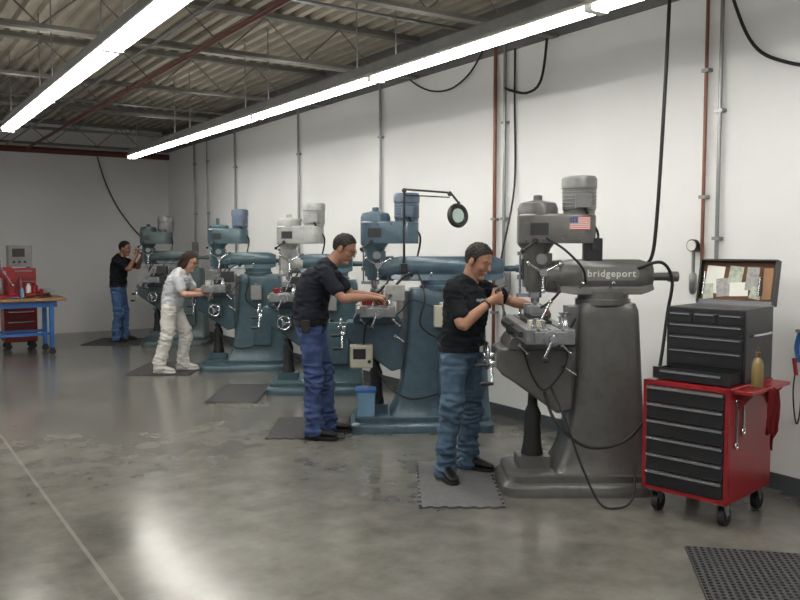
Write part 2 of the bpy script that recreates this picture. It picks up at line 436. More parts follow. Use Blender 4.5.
def mill(loc, rotz, label, mb, mh, mm, ext=0.0, front=False, ramlen=.55, feed=None, bx=0.0, dome=True, mr=1.0, fbox=False):
    t = thing('milling_machine', label, 'milling machine', loc, rotz, 'knee milling machines along the wall')
    q = MB(); c0 = bx/2; hb = .5+bx/2
    q.loft([rrect(c0, 0, hb, .3, .10, 0), rrect(c0, 0, hb, .3, .10, .06), rrect(c0, 0, hb-.015, .285, .10, .08), rrect(c0, 0, hb-.035, .265, .09, .09), rrect(c0, 0, hb-.035, .265, .09, .13), rrect(c0, 0, hb-.055, .245, .08, .14)])
    q.box(-.38, -.16, -.09, .09, .12, .22)
    q.build('base', mb, t)
    q = MB()
    cr = .055
    def cs(x0, x1, hy, z, r=None): return rrect((x0+x1+bx)/2, 0, (x1+bx-x0)/2, hy, r or cr, z, 7)
    q.loft([cs(-.16, .475, .25, .12), cs(-.135, .472, .234, .16), cs(-.105, .468, .214, .22), cs(-.075, .463, .20, .30), cs(-.045, .457, .188, .42), cs(-.018, .449, .178, .6), cs(.0, .438, .17, .8), cs(.012, .428, .164, 1.0), cs(.02, .418, .16, 1.16), cs(.025, .412, .158, 1.22), cs(.04, .395, .145, 1.265)])
    q.build('column', mb, t)
    q = MB(); q.loft([[V(px, py, z) for px, py in ((.03, -.09), (-.045, -.12), (-.045, .12), (.03, .09))] for z in (.3, 1.24)])
    q.build('slideway', M_iron, t)
    sx0 = .24+bx/2
    if not front:
        sc = MB(); sc.loft([[V(p.x, yy, p.y) for p in rrect(sx0, .60, .10, .15, .03, 0)] for yy in (-.166, -.186)])
        scp = sc.build('side_cover', mb, t, bev=.004)
        MB().cyl((sx0-.07, -.178, .62), (sx0-.07, -.205, .62), .014).build('knob', M_chrome, scp)
    tx = .2+bx*.4
    MB().lathe([(0, 1.255), (.185, 1.255), (.185, 1.29), (.17, 1.295), (.17, 1.345), (0, 1.345)], (tx, 0, 0)).build('turret', mb, t)
    q = MB()
    if front:
        pr = [(-.145, 1.325), (.145, 1.325), (.105, 1.375), (.122, 1.41), (.122, 1.51), (.088, 1.558), (-.088, 1.558), (-.122, 1.51), (-.122, 1.41), (-.105, 1.375)]
    else:
        pr = [(-.14, 1.335), (.14, 1.335), (.10, 1.39), (.118, 1.42), (.118, 1.50), (.085, 1.55), (-.085, 1.55), (-.118, 1.50), (-.118, 1.42), (-.10, 1.39)]
    pr2 = [(y*.72, 1.44+(z-1.44)*.72) for y, z in pr]; pr3 = [(y*.86, 1.44+(z-1.44)*.86) for y, z in pr]
    q.loft([[V(-.12-ext, y, z) for y, z in pr3], [V(-.02-ext, y, z) for y, z in pr], [V(ramlen-.10-ext, y, z) for y, z in pr], [V(ramlen-.04-ext, y, z) for y, z in pr3], [V(ramlen-ext, y, z) for y, z in pr2]])
    q.cyl((ramlen-.02-ext, 0, 1.44), (ramlen+.17-ext, 0, 1.44), .028)
    q.cyl((ramlen+.12-ext, 0, 1.44), (ramlen+.19-ext, 0, 1.44), .036)
    ram = q.build('ram', mh if front else mb, t, bev=.006)
    for lx in (.02, .22):
        MB().cyl((lx, -.11, 1.37), (lx, -.19, 1.40), .008, n=10).sphere((lx, -.195, 1.402), .015, n=10).build('lock_lever', M_chrome, ram)
    if front:
        sc = MB(); sc.loft([[V(p.x, yy, p.y) for p in rrect(.22, 1.462, .19, .044, .038, 0)] for yy in (-.120, -.124)])
        sc.build('name_panel', Mpatch, ram)
        text_mesh('bridgeport', .064, M_letter, ram, (.225, -.125, 1.463), (PI/2, 0, 0))
    q = MB(); q.cyl((-.20-ext, 0, 1.44), (-.09-ext, 0, 1.44), .105, .115, 28).cyl((-.225-ext, 0, 1.44), (-.2-ext, 0, 1.44), .09)
    for a in range(4): q.cyl((-.09-ext, .085*math.cos(PI/4+a*PI/2), 1.44+.085*math.sin(PI/4+a*PI/2)), (-.212-ext, .085*math.cos(PI/4+a*PI/2), 1.44+.085*math.sin(PI/4+a*PI/2)), .014, n=8)
    q.build('ram_adapter', mh, t)
    sx = -.26-ext
    q = MB()
    q.lathe([(0, 1.335), (.058, 1.335), (.066, 1.35), (.07, 1.40), (.078, 1.5), (.082, 1.58), (.10, 1.63), (.125, 1.66), (.125, 1.70), (0, 1.70)], (sx, 0, 0))
    q.box(sx+.02, sx+.1, -.07, .07, 1.36, 1.60)
    q.box(sx-.085, sx-.04, -.045, .045, 1.37, 1.60)
    q.loft([rrect(sx+.135, 0, .26, .135, .1, 1.665), rrect(sx+.135, 0, .26, .135, .1, 1.85), rrect(sx+.135, 0, .25, .125, .1, 1.862)])
    if dome:
        q.lathe([(0, 1.85), (.135, 1.85), (.135, 1.90), (.12, 1.935), (.06, 1.95), (.03, 1.955), (.03, 1.985), (.02, 1.99), (0, 1.99)], (sx+.01, 0, 0))
    else:
        q.loft([rrect(sx+.02, 0, .12, .11, .05, 1.85), rrect(sx+.02, 0, .12, .11, .05, 1.90), rrect(sx+.02, 0, .10, .09, .04, 1.915)]).cyl((sx, 0, 1.9), (sx, 0, 2.0), .022)
    for bz in (0, 1, 2, 3):
        q.cyl((sx-.09+.12*bz, -.13, 1.84), (sx-.09+.12*bz, -.142, 1.84), .012, n=8) if not front else q.cyl((sx-.09+.12*bz, -.13, 1.69), (sx-.09+.12*bz, -.142, 1.69), .010, n=8)
    hd = q.build('head', mh, t, bev=.005)
    MB().box(sx-.09, sx-.085, -.035, .035, 1.42, 1.56).build('name_plate', M_dark, hd)
    MB().box(sx-.06, sx+.06, -.139, -.135, 1.72, 1.80).build('speed_plate', M_dark, hd)
    q = MB(); q.cyl((sx-.03, -.13, 1.68), (sx-.03, -.17, 1.68), .02).cyl((sx-.03, -.165, 1.68), (sx-.11, -.175, 1.62), .008).sphere((sx-.115, -.176, 1.615), .018)
    q.build('speed_lever', M_blackp, hd)
    MB().cyl((sx+.02, -.07, 1.56), (sx+.02, -.12, 1.56), .03).cyl((sx+.02, -.115, 1.56), (sx+.02, -.125, 1.56), .036).build('feed_dial', M_iron, hd)
    mx = sx+.29
    q = MB()
    q.lathe([(r*mr, z) for r, z in ((0, 1.855), (.105, 1.855), (.105, 1.885), (.112, 1.89), (.112, 2.03), (.118, 2.03), (.118, 2.095), (.105, 2.115), (.04, 2.12), (0, 2.12))], (mx, 0, 0), 32)
    for k in range(5): q.torus((mx, 0, 1.91+.024*k), (0, 0, 1), .112*mr, .0045, 32, 6)
    q.box(mx-.05, mx+.05, -.15, -.09, 1.90, 1.99)
    q.build('motor', mm, t, bev=.003)
    if front:
        fl = MB(); me = fl.bm
        y = -.1365; x0, x1, z0, z1 = mx-.09, mx+.045, 1.755, 1.842
        def quad(a, b2, c, d, idx, yy):
            f = me.faces.new([me.verts.new(V(a, yy, c)), me.verts.new(V(b2, yy, c)), me.verts.new(V(b2, yy, d)), me.verts.new(V(a, yy, d))]); f.material_index = idx
        for k in range(13):
            quad(x0, x1, z0+(z1-z0)*k/13, z0+(z1-z0)*(k+1)/13, 0 if k % 2 == 0 else 1, y)
        quad(x0, x0+.055, z0+(z1-z0)*6/13, z1, 2, y-.0008)
        for a in range(5):
            for c2 in range(4):
                quad(x0+.006+.0105*a, x0+.009+.0105*a, z0+.046+.010*c2, z0+.049+.010*c2, 1, y-.0016)
        fo = fl.build('flag_sticker', mat('flag_red', (170, 30, 40), .5), hd, flat=True)
        fo.data.materials.append(M_paper); fo.data.materials.append(mat('flag_blue', (36, 48, 110), .5))
        fo['label'] = 'red, white and blue striped flag sticker'
    q = MB(); q.lathe([(0, 1.20), (.008, 1.20), (.009, 1.255), (.022, 1.258), (.03, 1.275), (.03, 1.295), (.045, 1.298), (.045, 1.345), (0, 1.345)], (sx, 0, 0), 20)
    q.build('spindle', M_chrome, t)
    q = MB(); c = V(sx+.03, -.09, 1.47)
    q.cyl((sx+.03, -.04, 1.47), c+V(0, -.05, 0), .026)
    for k in range(3):
        a = .5+2*PI*k/3; e = c+V(.12*math.cos(a), -.06, .12*math.sin(a))
        q.cyl(c+V(0, -.035, 0), e, .007, n=8); q.sphere(e, .017, n=10)
    q.build('feed_handle', M_chrome, t)
    q = MB(); q.cyl((sx-.10, .03, 1.30), (sx-.10, .03, 1.60), .008, n=10).box(sx-.12, sx-.05, .01, .05, 1.585, 1.61).box(sx-.12, sx-.02, .01, .05, 1.30, 1.325).cyl((sx-.10, .03, 1.42), (sx-.10, .03, 1.45), .02)
    q.build('depth_stop', M_chrome, t)
    # knee, saddle and table
    q = MB(); q.prism([(-.03, .56), (-.03, .97), (-.52, .97), (-.54, .95), (-.54, .84), (-.50, .79), (-.42, .74), (-.2, .58), (-.13, .53)], -.17, .17)
    q.build('knee', mb, t, bev=.015)
    q = MB(); q.prism([(-.47, .965), (-.05, .965), (-.05, 1.0), (-.08, 1.05), (-.44, 1.05), (-.47, 1.0)], -.20, .20)
    q.build('saddle', mb, t, bev=.006)
    zt = 1.135; tl = .58 if front else .52
    def slot(xc): return [(xc-.008, zt), (xc-.008, zt-.02), (xc-.016, zt-.02), (xc-.016, zt-.034), (xc+.016, zt-.034), (xc+.016, zt-.02), (xc+.008, zt-.02), (xc+.008, zt)]
    poly = [(-.41, 1.045), (-.41, zt)]+slot(-.335)+slot(-.26)+slot(-.185)+[(-.11, zt), (-.11, 1.045)]
    q = MB(); q.prism(poly, -tl, tl); q.box(-.36, -.16, -tl-.025, -tl, 1.05, 1.125).box(-.36, -.16, tl, tl+.025, 1.05, 1.125)
    q.cyl((-.26, -tl-.04, 1.085), (-.26, -tl-.02, 1.085), .05).cyl((-.26, tl+.02, 1.085), (-.26, tl+.04, 1.085), .05)
    q.build('table', M_iron, t, bev=.003)
    MB().box(-.435, -.41, -.45, .45, 1.075, 1.11).box(-.45, -.41, -.06, .06, 1.055, 1.12).build('table_scale', M_beige if feed else M_dark, t, bev=.002)
    crank('table_crank', (-.26, -tl-.04, 1.085), (0, -1, 0), (-.4, 0, -.9), t)
    crank('table_crank', (-.26, tl+.04, 1.085), (0, 1, 0), (.4, 0, -.9), t)
    handwheel('saddle_handwheel', (-.585, 0, .90), (-1, 0, 0), t, .085)
    crank('knee_crank', (-.535, -.11, .86), (-1, -.1, 0), (0, -.6, -.8), t, .15)
    for xx in (-.40, -.12): MB().cyl((xx, -.195, 1.0), (xx, -.245, 1.0), .012).cyl((xx, -.24, 1.0), (xx+.05, -.245, .95), .006).sphere((xx+.053, -.245, .947), .012, n=10).build('clamp_lever', M_chrome, t)
    MB().cyl((-.1, -.165, .85), (-.1, -.21, .85), .014).cyl((-.1, -.205, .85), (-.02, -.21, .80), .008).build('knee_lock', M_chrome, t)
    if not front:
        MB().box(.10+bx/2, .24+bx/2, -.25, -.15, .93, 1.12).cyl((.17+bx/2, -.21, 1.12), (.17+bx/2, -.21, 1.15), .02).build('oil_pump', M_beige if fbox else M_fix, t, bev=.008)
        MB().tube([(.12+bx/2, -.21, 1.10), (.05, -.22, 1.17), (-.04, -.2, 1.08), (-.10, -.18, 1.02)], .005).build('oil_line', M_black, t)
    else:
        MB().box(-.12, -.02, -.21, -.13, .98, 1.05).cyl((-.07, -.21, 1.015), (-.07, -.225, 1.015), .025).build('oil_pump', M_dark, t, bev=.006)
        MB().tube([(-.07, -.19, .99), (-.10, -.23, .85), (-.22, -.21, .7), (-.3, -.175, .78), (-.36, -.18, .95)], .006).build('oil_line', M_black, t)
        MB().tube([(sx+.10, -.08, 1.42), (sx+.13, -.18, 1.36), (sx+.07, -.17, 1.28), (sx+.02, -.06, 1.23)], .009).build('coolant_hose', M_black, t)
        MB().tube([(sx+.05, -.13, 1.70), (sx+.16, -.20, 1.62), (.02, -.18, 1.5), (.05, -.14, 1.40)], .008).build('coolant_hose', M_black, t)
    MB().lathe([(0, .215), (.075, .215), (.075, .23), (.062, .30), (.055, .42), (.06, .50), (.035, .56), (.03, .66), (0, .66)], (-.27, 0, 0)).build('screw_boot', M_black, t)
    if feed:
        q = MB()
        pp = [(-.055, 1.0)]
        for k in range(12): pp += [(-.085, 1.012+.020*k), (-.065, 1.022+.020*k)]
        pp += [(-.03, 1.27), (-.03, 1.0)]
        q.prism(pp, -.14, .14).build('way_bellows', Mlg, t)
    else:
        q = MB(); q.prism([(-.13, 1.03), (-.06, 1.06), (-.01, 1.16), (-.015, 1.17), (-.07, 1.075), (-.13, 1.05)], -.15, .15)
        q.build('way_cover', M_black, t)
    if front:
        q = MB(); q.box(.05, .17, -.1, -.02, 1.55, 1.70)
        sb = q.build('switch_box', M_blackp, t, bev=.006)
        MB().cyl((.11, -.1, 1.64), (.11, -.118, 1.64), .02).build('switch_knob', M_dark, sb)
    MB().tube([(.12-ext, -.06, 1.53), (.15-ext, -.05, 1.72), (.08-ext, -.10, 1.82), (mx, -.14, 1.93)], .009).build('motor_cable', M_black, t)
    if feed:
        if fbox:
            q = MB(); q.box(-.50, -.30, -.30, -.17, .58, .78)
            fb = q.build('feed_box', feed, t, bev=.012)
            MB().box(-.47, -.36, -.305, -.30, .66, .75).build('display', M_blackp, fb)
            MB().cyl((-.33, -.30, .64), (-.33, -.32, .64), .015).build('dial', M_dark, fb)
            MB().tube([(-.38, -.23, .77), (-.36, -.3, .95), (-.3, -.4, 1.02), (-.26, -.5, 1.06)], .008).build('feed_cable', M_black, fb)
        else:
            MB().box(-.36, -.20, -.26, -.165, .72, .88).build('feed_gearbox', mb, t, bev=.015)
            handwheel('feed_handwheel', (-.28, -.285, .80), (0, -1, 0), t, .07)
        MB().box(.14+bx/2, .36+bx/2, -.26, -.175, .34, .80).build('electrical_box', mb, t, bev=.008)
        MB().tube([(.2+bx/2, -.2, .8), (.12, -.26, .95), (.16, -.26, 1.2), (.1, -.16, 1.42)], .009).build('conduit_hose', M_black, t)
        MB().tube([(-.3, -.16, .62), (-.15, -.22, .40), (.05, -.26, .30), (.2+bx/2, -.24, .36)], .009).build('conduit_hose', M_black, t)
        # position readout on a bent arm above the table end
        ro = MB().tube([(.05, -.15, 1.38), (.02, -.24, 1.40), (-.05, -.30, 1.36), (-.10, -.32, 1.30)], .012).build('readout_arm', M_dark, t)
        q = MB(); q.box(-.19, -.02, -.36, -.29, 1.17, 1.31); rb = q.build('readout', M_dark if not fbox else Mlg, ro, bev=.008)
        # coolant hose curling to the cutter
        MB().tube([(sx+.10, -.08, 1.40), (sx+.12, -.17, 1.34), (sx+.06, -.16, 1.26), (sx+.02, -.06, 1.22)], .009).build('coolant_hose', M_black, t)
    return t

Mg = mat('grey_machine_paint', (90, 89, 88), .28, .1, var=.14, scale=9, worn=.4, bump=.12)
Mpatch = mat('light_grey_patch_paint', (112, 112, 111), .35, .1, var=.1, worn=.2)
Mg2 = mat('mid_grey_paint', (112, 113, 114), .32, .1, var=.1, worn=.3)
Mlg = mat('pale_grey_machine_paint', (152, 154, 152), .36, .1, var=.08, worn=.3)
Mb = mat('blue_grey_machine_paint', (70, 91, 105), .28, .1, var=.16, scale=7, worn=.6, bump=.08)
Mt = mat('teal_machine_paint', (66, 89, 98), .28, .1, var=.16, scale=7, worn=.6, bump=.08)
Mdk = mat('dark_teal_paint', (64, 80, 82), .36, .1, var=.16, scale=7, worn=.5)
Mbm = mat('slate_blue_motor_paint', (82, 97, 116), .34, .1, worn=.3)
MILLS = {}
def place(k, lat, d, rot, *a, **kw):
    MILLS[k] = (F(lat, d), R(rot)); mill(F(lat, d), R(rot), *a, **kw)
place('E', 1.18, 5.57, -33, 'dark grey knee milling machine with flag sticker, beside the red tool cabinet', Mg, Mg, Mg2, front=True, ramlen=.52)
place('C', .05, 7.4, -31, 'blue-grey milling machine with magnifier lamp, worked by the man in dark shirt', Mb, Mb, Mbm, ext=.02, ramlen=.90, feed=M_beige, bx=.28, fbox=True)
place('B', -.99, 9.2, -32, 'teal milling machine with pale grey head and motor, no operator', Mt, Mlg, Mlg, ramlen=.46, feed=M_beige, bx=.10, mr=1.08)
place('A', -2.15, 10.9, -28, 'teal milling machine with slate blue motor, worked by the person in white trousers', Mt, Mt, Mbm, ext=.0, ramlen=.5, feed=Mlg, bx=.16, dome=False, mr=.95)
place('D', -3.76, 13.6, -30, 'dark teal milling machine farthest away, in front of the man with raised hands', Mdk, Mdk, Mg2, ext=.14, ramlen=.55, feed=Mlg, bx=.08, dome=True, mr=1.15)
def on_mill(k, x, y, z):
    p, r = MILLS[k]
    return p + Matrix.Rotation(r, 3, 'Z') @ V(x, y, z)
def vise(k, y, label, rz=0):
    p, r = MILLS[k]
    t = thing('machine_vise', label, 'vise', on_mill(k, -.26, y, 1.1352), r+rz, 'vises on the machine tables')
    MB().prism([(-.08, 0), (.08, 0), (.08, .02), (.055, .025), (.055, .055), (-.055, .055), (-.055, .025), (-.08, .02)], -.19, .15).build('bed', M_dark, t, bev=.003)
    MB().box(-.06, .06, .07, .13, .05, .115).build('fixed_jaw', M_iron, t, bev=.004)
    MB().box(-.06, .06, -.08, -.02, .055, .11).build('moving_jaw', M_iron, t, bev=.004)
    MB().cyl((0, -.25, .03), (0, -.18, .03), .014).cyl((0, -.24, .03), (.06, -.245, .15), .008).sphere((.06, -.245, .15), .014).build('handle', M_chrome, t)
    o = MB().box(-.03, .03, -.0195, .0695, .0555, .112).build('workpiece', M_chrome, None, loc=on_mill(k, -.26, y, 1.1355), rotz=r+rz)
    tag(o, 'metal block clamped in the '+label, 'metal block', 'blocks clamped in the vises')
vise('E', 0, 'steel vise on the table of the dark grey machine')
vise('C', .1, 'steel vise on the table of the blue-grey machine')
vise('B', 0, 'steel vise on the table of the machine without operator')
vise('A', .05, 'steel vise on the machine with slate blue motor')
vise('D', 0, 'steel vise on the table of the farthest machine')
# small tooling lying on the tables
def collet(k, x, y, where, h=.07, r=.018):
    o = MB().lathe([(0, 0), (r, 0), (r, h*.3), (r*.6, h*.4), (r*.6, h*.8), (r*1.3, h), (0, h)], n=14).build('tool_holder', M_chrome, None, loc=on_mill(k, x, y, 1.1352), rotz=MILLS[k][1])
    tag(o, 'small bright steel tool holder standing on the table of the '+where, 'tool holder', 'tool holders on the table of the '+where)
for k, wh in (('C', 'blue-grey machine'), ('B', 'machine without operator'), ('A', 'machine with slate blue motor'), ('E', 'dark grey machine')):
    for x, y, h in (((-.16, -.44, .10), (-.29, -.47, .06), (-.15, -.38, .09), (-.15, -.32, .07), (-.16, -.26, .11), (-.17, .32, .09), (-.20, .40, .12)) if k != 'E' else ((-.17, .38, .08), (-.23, .42, .06), (-.30, .40, .07), (-.35, -.50, .06), (-.30, -.53, .05), (-.15, -.36, .09), (-.17, -.42, .07), (-.15, -.48, .10))):
        if k in 'AB' and (x, y) == (-.20, .40): continue
        collet(k, x, y, wh, h)
def block(k, x, y, sx, sy, sz, rz, m, name, label, catg):
    o = MB().box(-sx, sx, -sy, sy, 0, sz).cyl((0, 0, sz), (0, 0, sz+.01), min(sx, sy)*.5).build(name, m, None, bev=.003, loc=on_mill(k, x, y, 1.1352), rotz=MILLS[k][1]+rz); tag(o, label, catg)
block('B', -.27, .42, .05, .05, .09, .3, M_dark, 'angle_block', 'dark iron block on the table of the machine without operator', 'metal block')
block('A', -.27, .43, .05, .05, .10, .2, M_dark, 'angle_block', 'dark iron block on the table of the machine with slate blue motor', 'metal block')
block('B', -.33, -.38, .05, .025, .05, .5, M_redd, 'parts_box', 'small red box on the table of the machine without operator', 'box')
block('E', -.32, -.40, .05, .03, .045, .2, M_beige, 'parts_box', 'small beige box on the table of the dark grey machine', 'box')
block('A', -.33, -.38, .05, .03, .06, .3, M_beige, 'parts_box', 'small beige box on the machine with slate blue motor', 'box')
o = MB().loft([rrect(0, 0, .10, .07, .01, 0), rrect(0, 0, .11, .08, .01, .05), rrect(0, 0, .10, .07, .01, .05), rrect(0, 0, .09, .06, .01, .006)]).build('parts_tray', M_redd, None, loc=on_mill('C', -.29, -.26, 1.1352), rotz=MILLS['C'][1])
tag(o, 'red parts tray on the table of the blue-grey machine', 'tray')
t = thing('coolant_bin', 'pale blue plastic bin standing on the base of the blue-grey machine', 'bin', on_mill('C', -.36, -.13, .1405), MILLS['C'][1])
MB().loft([rrect(0, 0, .075, .1, .02, 0), rrect(0, 0, .085, .11, .02, .22)]).build('body', M_ltblue, t)
MB().loft([rrect(0, 0, .092, .117, .02, .212), rrect(0, 0, .092, .117, .02, .235), rrect(0, 0, .08, .105, .02, .24)]).build('lid', M_blue, t)
# magnifier lamp on machine C
t = thing('magnifier_lamp', 'ring magnifier lamp on a jointed arm above the blue-grey machine', 'magnifier lamp', on_mill('C', -.02, -.15, 1.45), MILLS['C'][1])
MB().box(-.03, .03, -.03, .035, -.04, .04).build('clamp', M_blackp, t, bev=.004)
MB().cyl((0, 0, .02), (0, 0, .69), .011).cyl((0, 0, .69), (.4, -.02, .66), .009).cyl((.0, 0, .64), (.4, -.02, .62), .006).cyl((.4, -.02, .67), (.48, -.02, .57), .01).sphere((0, 0, .68), .022, n=12).sphere((.4, -.02, .65), .022, n=12).build('arm', M_blackp, t)
q = MB(); q.torus((.47, -.03, .46), (.55, -1, .1), .085, .024, 28, 10).cyl((.48, -.02, .58), (.47, -.03, .54), .014)
q.build('lamp_ring', M_blackp, t)
ax = V(.55, -1, .1).normalized(); c = V(.47, -.03, .46)
MB().cyl(c-ax*.006, c+ax*.006, .070, n=28).build('lens', M_glass, t)

# ------------------------------------------------------------------ tool cabinet and chest
TC = V(4.324, 3.155, 0); TR = R(11)
t = thing('tool_cabinet', 'red rolling tool cabinet with black drawers at the right', 'tool cabinet', TC, TR)
MB().box(-.25, .36, -.27, .27, .15, .83).build('body', M_red, t, bev=.008)
MB().box(-.262, -.25, -.27, -.245, .15, .83).box(-.262, -.25, .245, .27, .15, .83).box(-.262, -.25, -.27, .27, .15, .175).box(-.262, -.25, -.27, .27, .805, .83).build('front_frame', M_red, t)
for k in range(6):
    z0 = .18+k*.104
    dr = MB().box(-.268, -.248, -.243, .243, z0, z0+.098).build('drawer', M_blackp, t, bev=.003)
    MB().prism([(-.268, z0+.075), (-.285, z0+.08), (-.285, z0+.094), (-.268, z0+.098)], -.238, .238).build('pull', M_chrome, dr)
for sx in (-.19, .28):
    for sy in (-.21, .21):
        cs = MB().box(sx-.04, sx+.04, sy-.03, sy+.03, .135, .152).prism([(sx-.03, .14), (sx+.03, .14), (sx+.045, .06), (sx+.02, .045)], sy-.028, sy-.022).prism([(sx-.03, .14), (sx+.03, .14), (sx+.045, .06), (sx+.02, .045)], sy+.022, sy+.028).build('caster', M_galv, t)
        MB().cyl((sx+.03, sy-.02, .055), (sx+.03, sy+.02, .055), .055, n=24).cyl((sx+.03, sy-.03, .055), (sx+.03, sy+.03, .055), .012).build('wheel', M_black, cs)
sh = MB().box(-.22, .34, -.38, -.27, .80, .822).prism([(-.27, .80), (-.37, .80), (-.27, .68)], -.16, -.15, 'x').prism([(-.27, .80), (-.37, .80), (-.27, .68)], .27, .28, 'x').build('side_shelf', M_red, t, bev=.003)
# things on the side
def local(x, y, z): return TC + Matrix.Rotation(TR, 3, 'Z') @ V(x, y, z)
t2 = thing('spray_bottle', 'dull olive-brown plastic bottle on the side shelf of the red cabinet', 'bottle', local(-.02, -.325, .8222), TR)
MB().lathe([(0, 0), (.03, 0), (.033, .01), (.033, .13), (.025, .16), (.012, .175), (.012, .185), (0, .185)]).build('body', M_tan, t2)
MB().lathe([(0, .183), (.015, .183), (.015, .205), (.007, .21), (.006, .235), (0, .235)]).build('cap', M_brown, t2)
q = MB(); nu, nv = 22, 18; gv = []
for j in range(nv+1):
    tt = j/nv; row = []
    for i in range(nu+1):
        uu = i/nu-.5
        wd = .085+.085*min(1, tt*1.4)
        xx = .05+uu*wd+.012*math.sin(tt*5)
        drop = .30*(1+.18*math.sin(uu*7+1)+.10*math.sin(uu*15))
        yy = -.395-.014*math.sin(uu*16+tt*2.2)*min(1, .4+tt)-.006*math.sin(uu*31+tt*5)
        zz = .826-drop*tt
        if tt < .08: yy = -.36-.035*(tt/.08)
        row.append(q.bm.verts.new(V(xx, yy, zz)))
    gv.append(row)
for j in range(nv):
    for i in range(nu): q.bm.faces.new((gv[j][i], gv[j][i+1], gv[j+1][i+1], gv[j+1][i]))
o = q.build('shop_rag', M_rag, None, loc=TC, rotz=TR, ang=180); tag(o, 'limp red cloth hanging from the side shelf of the tool cabinet', 'rag')
sm = o.modifiers.new('thickness', 'SOLIDIFY'); sm.thickness = .004
for k, (xx, L, lb) in enumerate(((-.17, .24, 'long steel wrench hanging on the side of the red cabinet'), (-.08, .17, 'short steel wrench hanging on the side of the red cabinet'))):
    q = MB(); q.box(xx-.009, xx+.009, -.282, -.272, .74-L, .74)
    q.torus((xx, -.277, .75), (0, 1, 0), .016, .006, 16, 6); q.torus((xx, -.277, .74-L-.01), (0, 1, 0), .018, .006, 16, 6)
    o = q.build('wrench', M_chrome, None, loc=TC, rotz=TR); tag(o, lb, 'wrench')
t = thing('tool_chest', 'black machinist tool chest with open lid on top of the red cabinet', 'tool chest', local(0, 0, .831), TR)
MB().box(-.04, .36, -.26, .24, 0, .44).build('body', M_blackp, t, bev=.006)
MB().box(.35, .365, -.26, .24, .44, .47).build('hinge', M_chrome, t)
q = MB(); TL = Matrix.Translation((.36, 0, .445)) @ Matrix.Rotation(R(12), 4, 'Y')
q.box(.03, .045, -.26, .24, .0, .29, TL).box(-.02, .045, -.26, -.25, 0, .29, TL).box(-.02, .045, .23, .24, 0, .29, TL).box(-.02, .045, -.26, .24, .28, .29, TL)
ld = q.build('lid', M_blackp, t)
MB().box(.024, .031, -.25, .23, .005, .28, TL).build('lid_lining', M_brown, ld)
for k, (cy, cz, hy, hz, a, m) in enumerate(((.15, .16, .06, .09, 4, M_paper), (.08, .11, .05, .06, -7, M_paper3), (.01, .19, .045, .06, 5, M_paper2), (-.02, .10, .06, .045, -3, M_paper), (-.10, .17, .04, .075, 2, M_paper3), (-.13, .08, .035, .04, 9, M_paper2), (-.20, .14, .03, .10, 0, M_wood), (.18, .08, .035, .05, -6, M_paper2))):
    xx = .0235-.0012*k
    TN = TL @ Matrix.Translation((xx, cy, cz)) @ Matrix.Rotation(R(a), 4, 'X')
    MB().box(-.0006, .0006, -hy, hy, -hz, hz, TN).build('lid_note', m, ld)
for k, (yy, L_) in enumerate(((-.165, .16), (-.15, .12), (.215, .15))):
    MB().cyl(TL @ V(.012, yy, .06), TL @ V(.012, yy, .06+L_*.5), .008, n=10).cyl(TL @ V(.012, yy, .06+L_*.5), TL @ V(.012, yy, .06+L_), .004, n=8).build('lid_tool', M_chrome if k else M_dark, ld)
zs = [(.085, .10), (.19, .08), (.275, .07), (.35, .065)]
for z0, h in zs:
    for y0, y1 in ((-.245, -.09), (-.08, .065), (.075, .225)) if h < .068 else ((-.245, .225),):
        dr = MB().box(-.048, -.038, y0, y1, z0, z0+h-.008).build('drawer', M_blackp, t, bev=.002)
        MB().box(-.056, -.047, y0+.012, y1-.012, z0+h-.020, z0+h-.012).build('pull', M_chrome, dr)
dr = MB().box(-.225, -.215, -.25, .23, .008, .078).box(-.22, -.03, -.24, -.234, .012, .07).box(-.22, -.03, .214, .22, .012, .07).box(-.22, -.03, -.24, .22, .008, .014).build('drawer', M_blackp, t)
dr['label'] = 'open bottom drawer'
MB().box(-.236, -.224, -.2, .18, .05, .064).build('pull', M_chrome, dr)
MB().tube([(.02, -.262, .28), (.02, -.295, .29), (.13, -.30, .29), (.24, -.295, .29), (.24, -.262, .28)], .008).build('side_handle', M_chrome, t)

# ------------------------------------------------------------------ floor mats
def puzzle_mat(lat0, lat1, d0, d1, label, m, rot=0):
    c = F((lat0+lat1)/2, (d0+d1)/2); hx = (lat1-lat0)/2; hy = (d1-d0)/2
    pts = []
    def edge(a, b2, nrm):
        a = V(*a); b2 = V(*b2); L = (b2-a).length; k = max(3, int(L/.09)); nv = V(*nrm)
        for i in range(k):
            p = a+(b2-a)*(i/k); q2 = a+(b2-a)*((i+.5)/k)
            pts.extend([p, p+nv*.0, q2, q2-nv*.018, a+(b2-a)*((i+1)/k)-nv*.018])
    edge((-hx, -hy), (hx, -hy), (0, -1)); edge((hx, -hy), (hx, hy), (1, 0)); edge((hx, hy), (-hx, hy), (0, 1)); edge((-hx, hy), (-hx, -hy), (-1, 0))
    cl = []
    for p in pts:
        if not cl or (p-cl[-1]).length > 1e-4: cl.append(p)
    if (cl[0]-cl[-1]).length < 1e-4: cl.pop()
    o = MB().prism([(p.x, p.y) for p in cl], 0.0005, .012, 'z').build('floor_mat', m, None, loc=c, rotz=-TH, flat=True)
    tag(o, label, 'floor mat', 'anti-fatigue mats')
puzzle_mat(.12, .668, 5.05, 6.14, 'grey rubber floor mat under the man beside the dark grey machine', M_matg)
puzzle_mat(-1.15, -.47, 6.88, 7.75, 'dark rubber floor mat under the man in jeans and dark navy shirt', M_matd)
puzzle_mat(-2.05, -1.5, 8.5, 9.6, 'empty dark floor mat in front of the machine without operator', M_matd)
puzzle_mat(-3.5, -2.67, 10.3, 11.4, 'dark floor mat under the person in white trousers', M_matd)
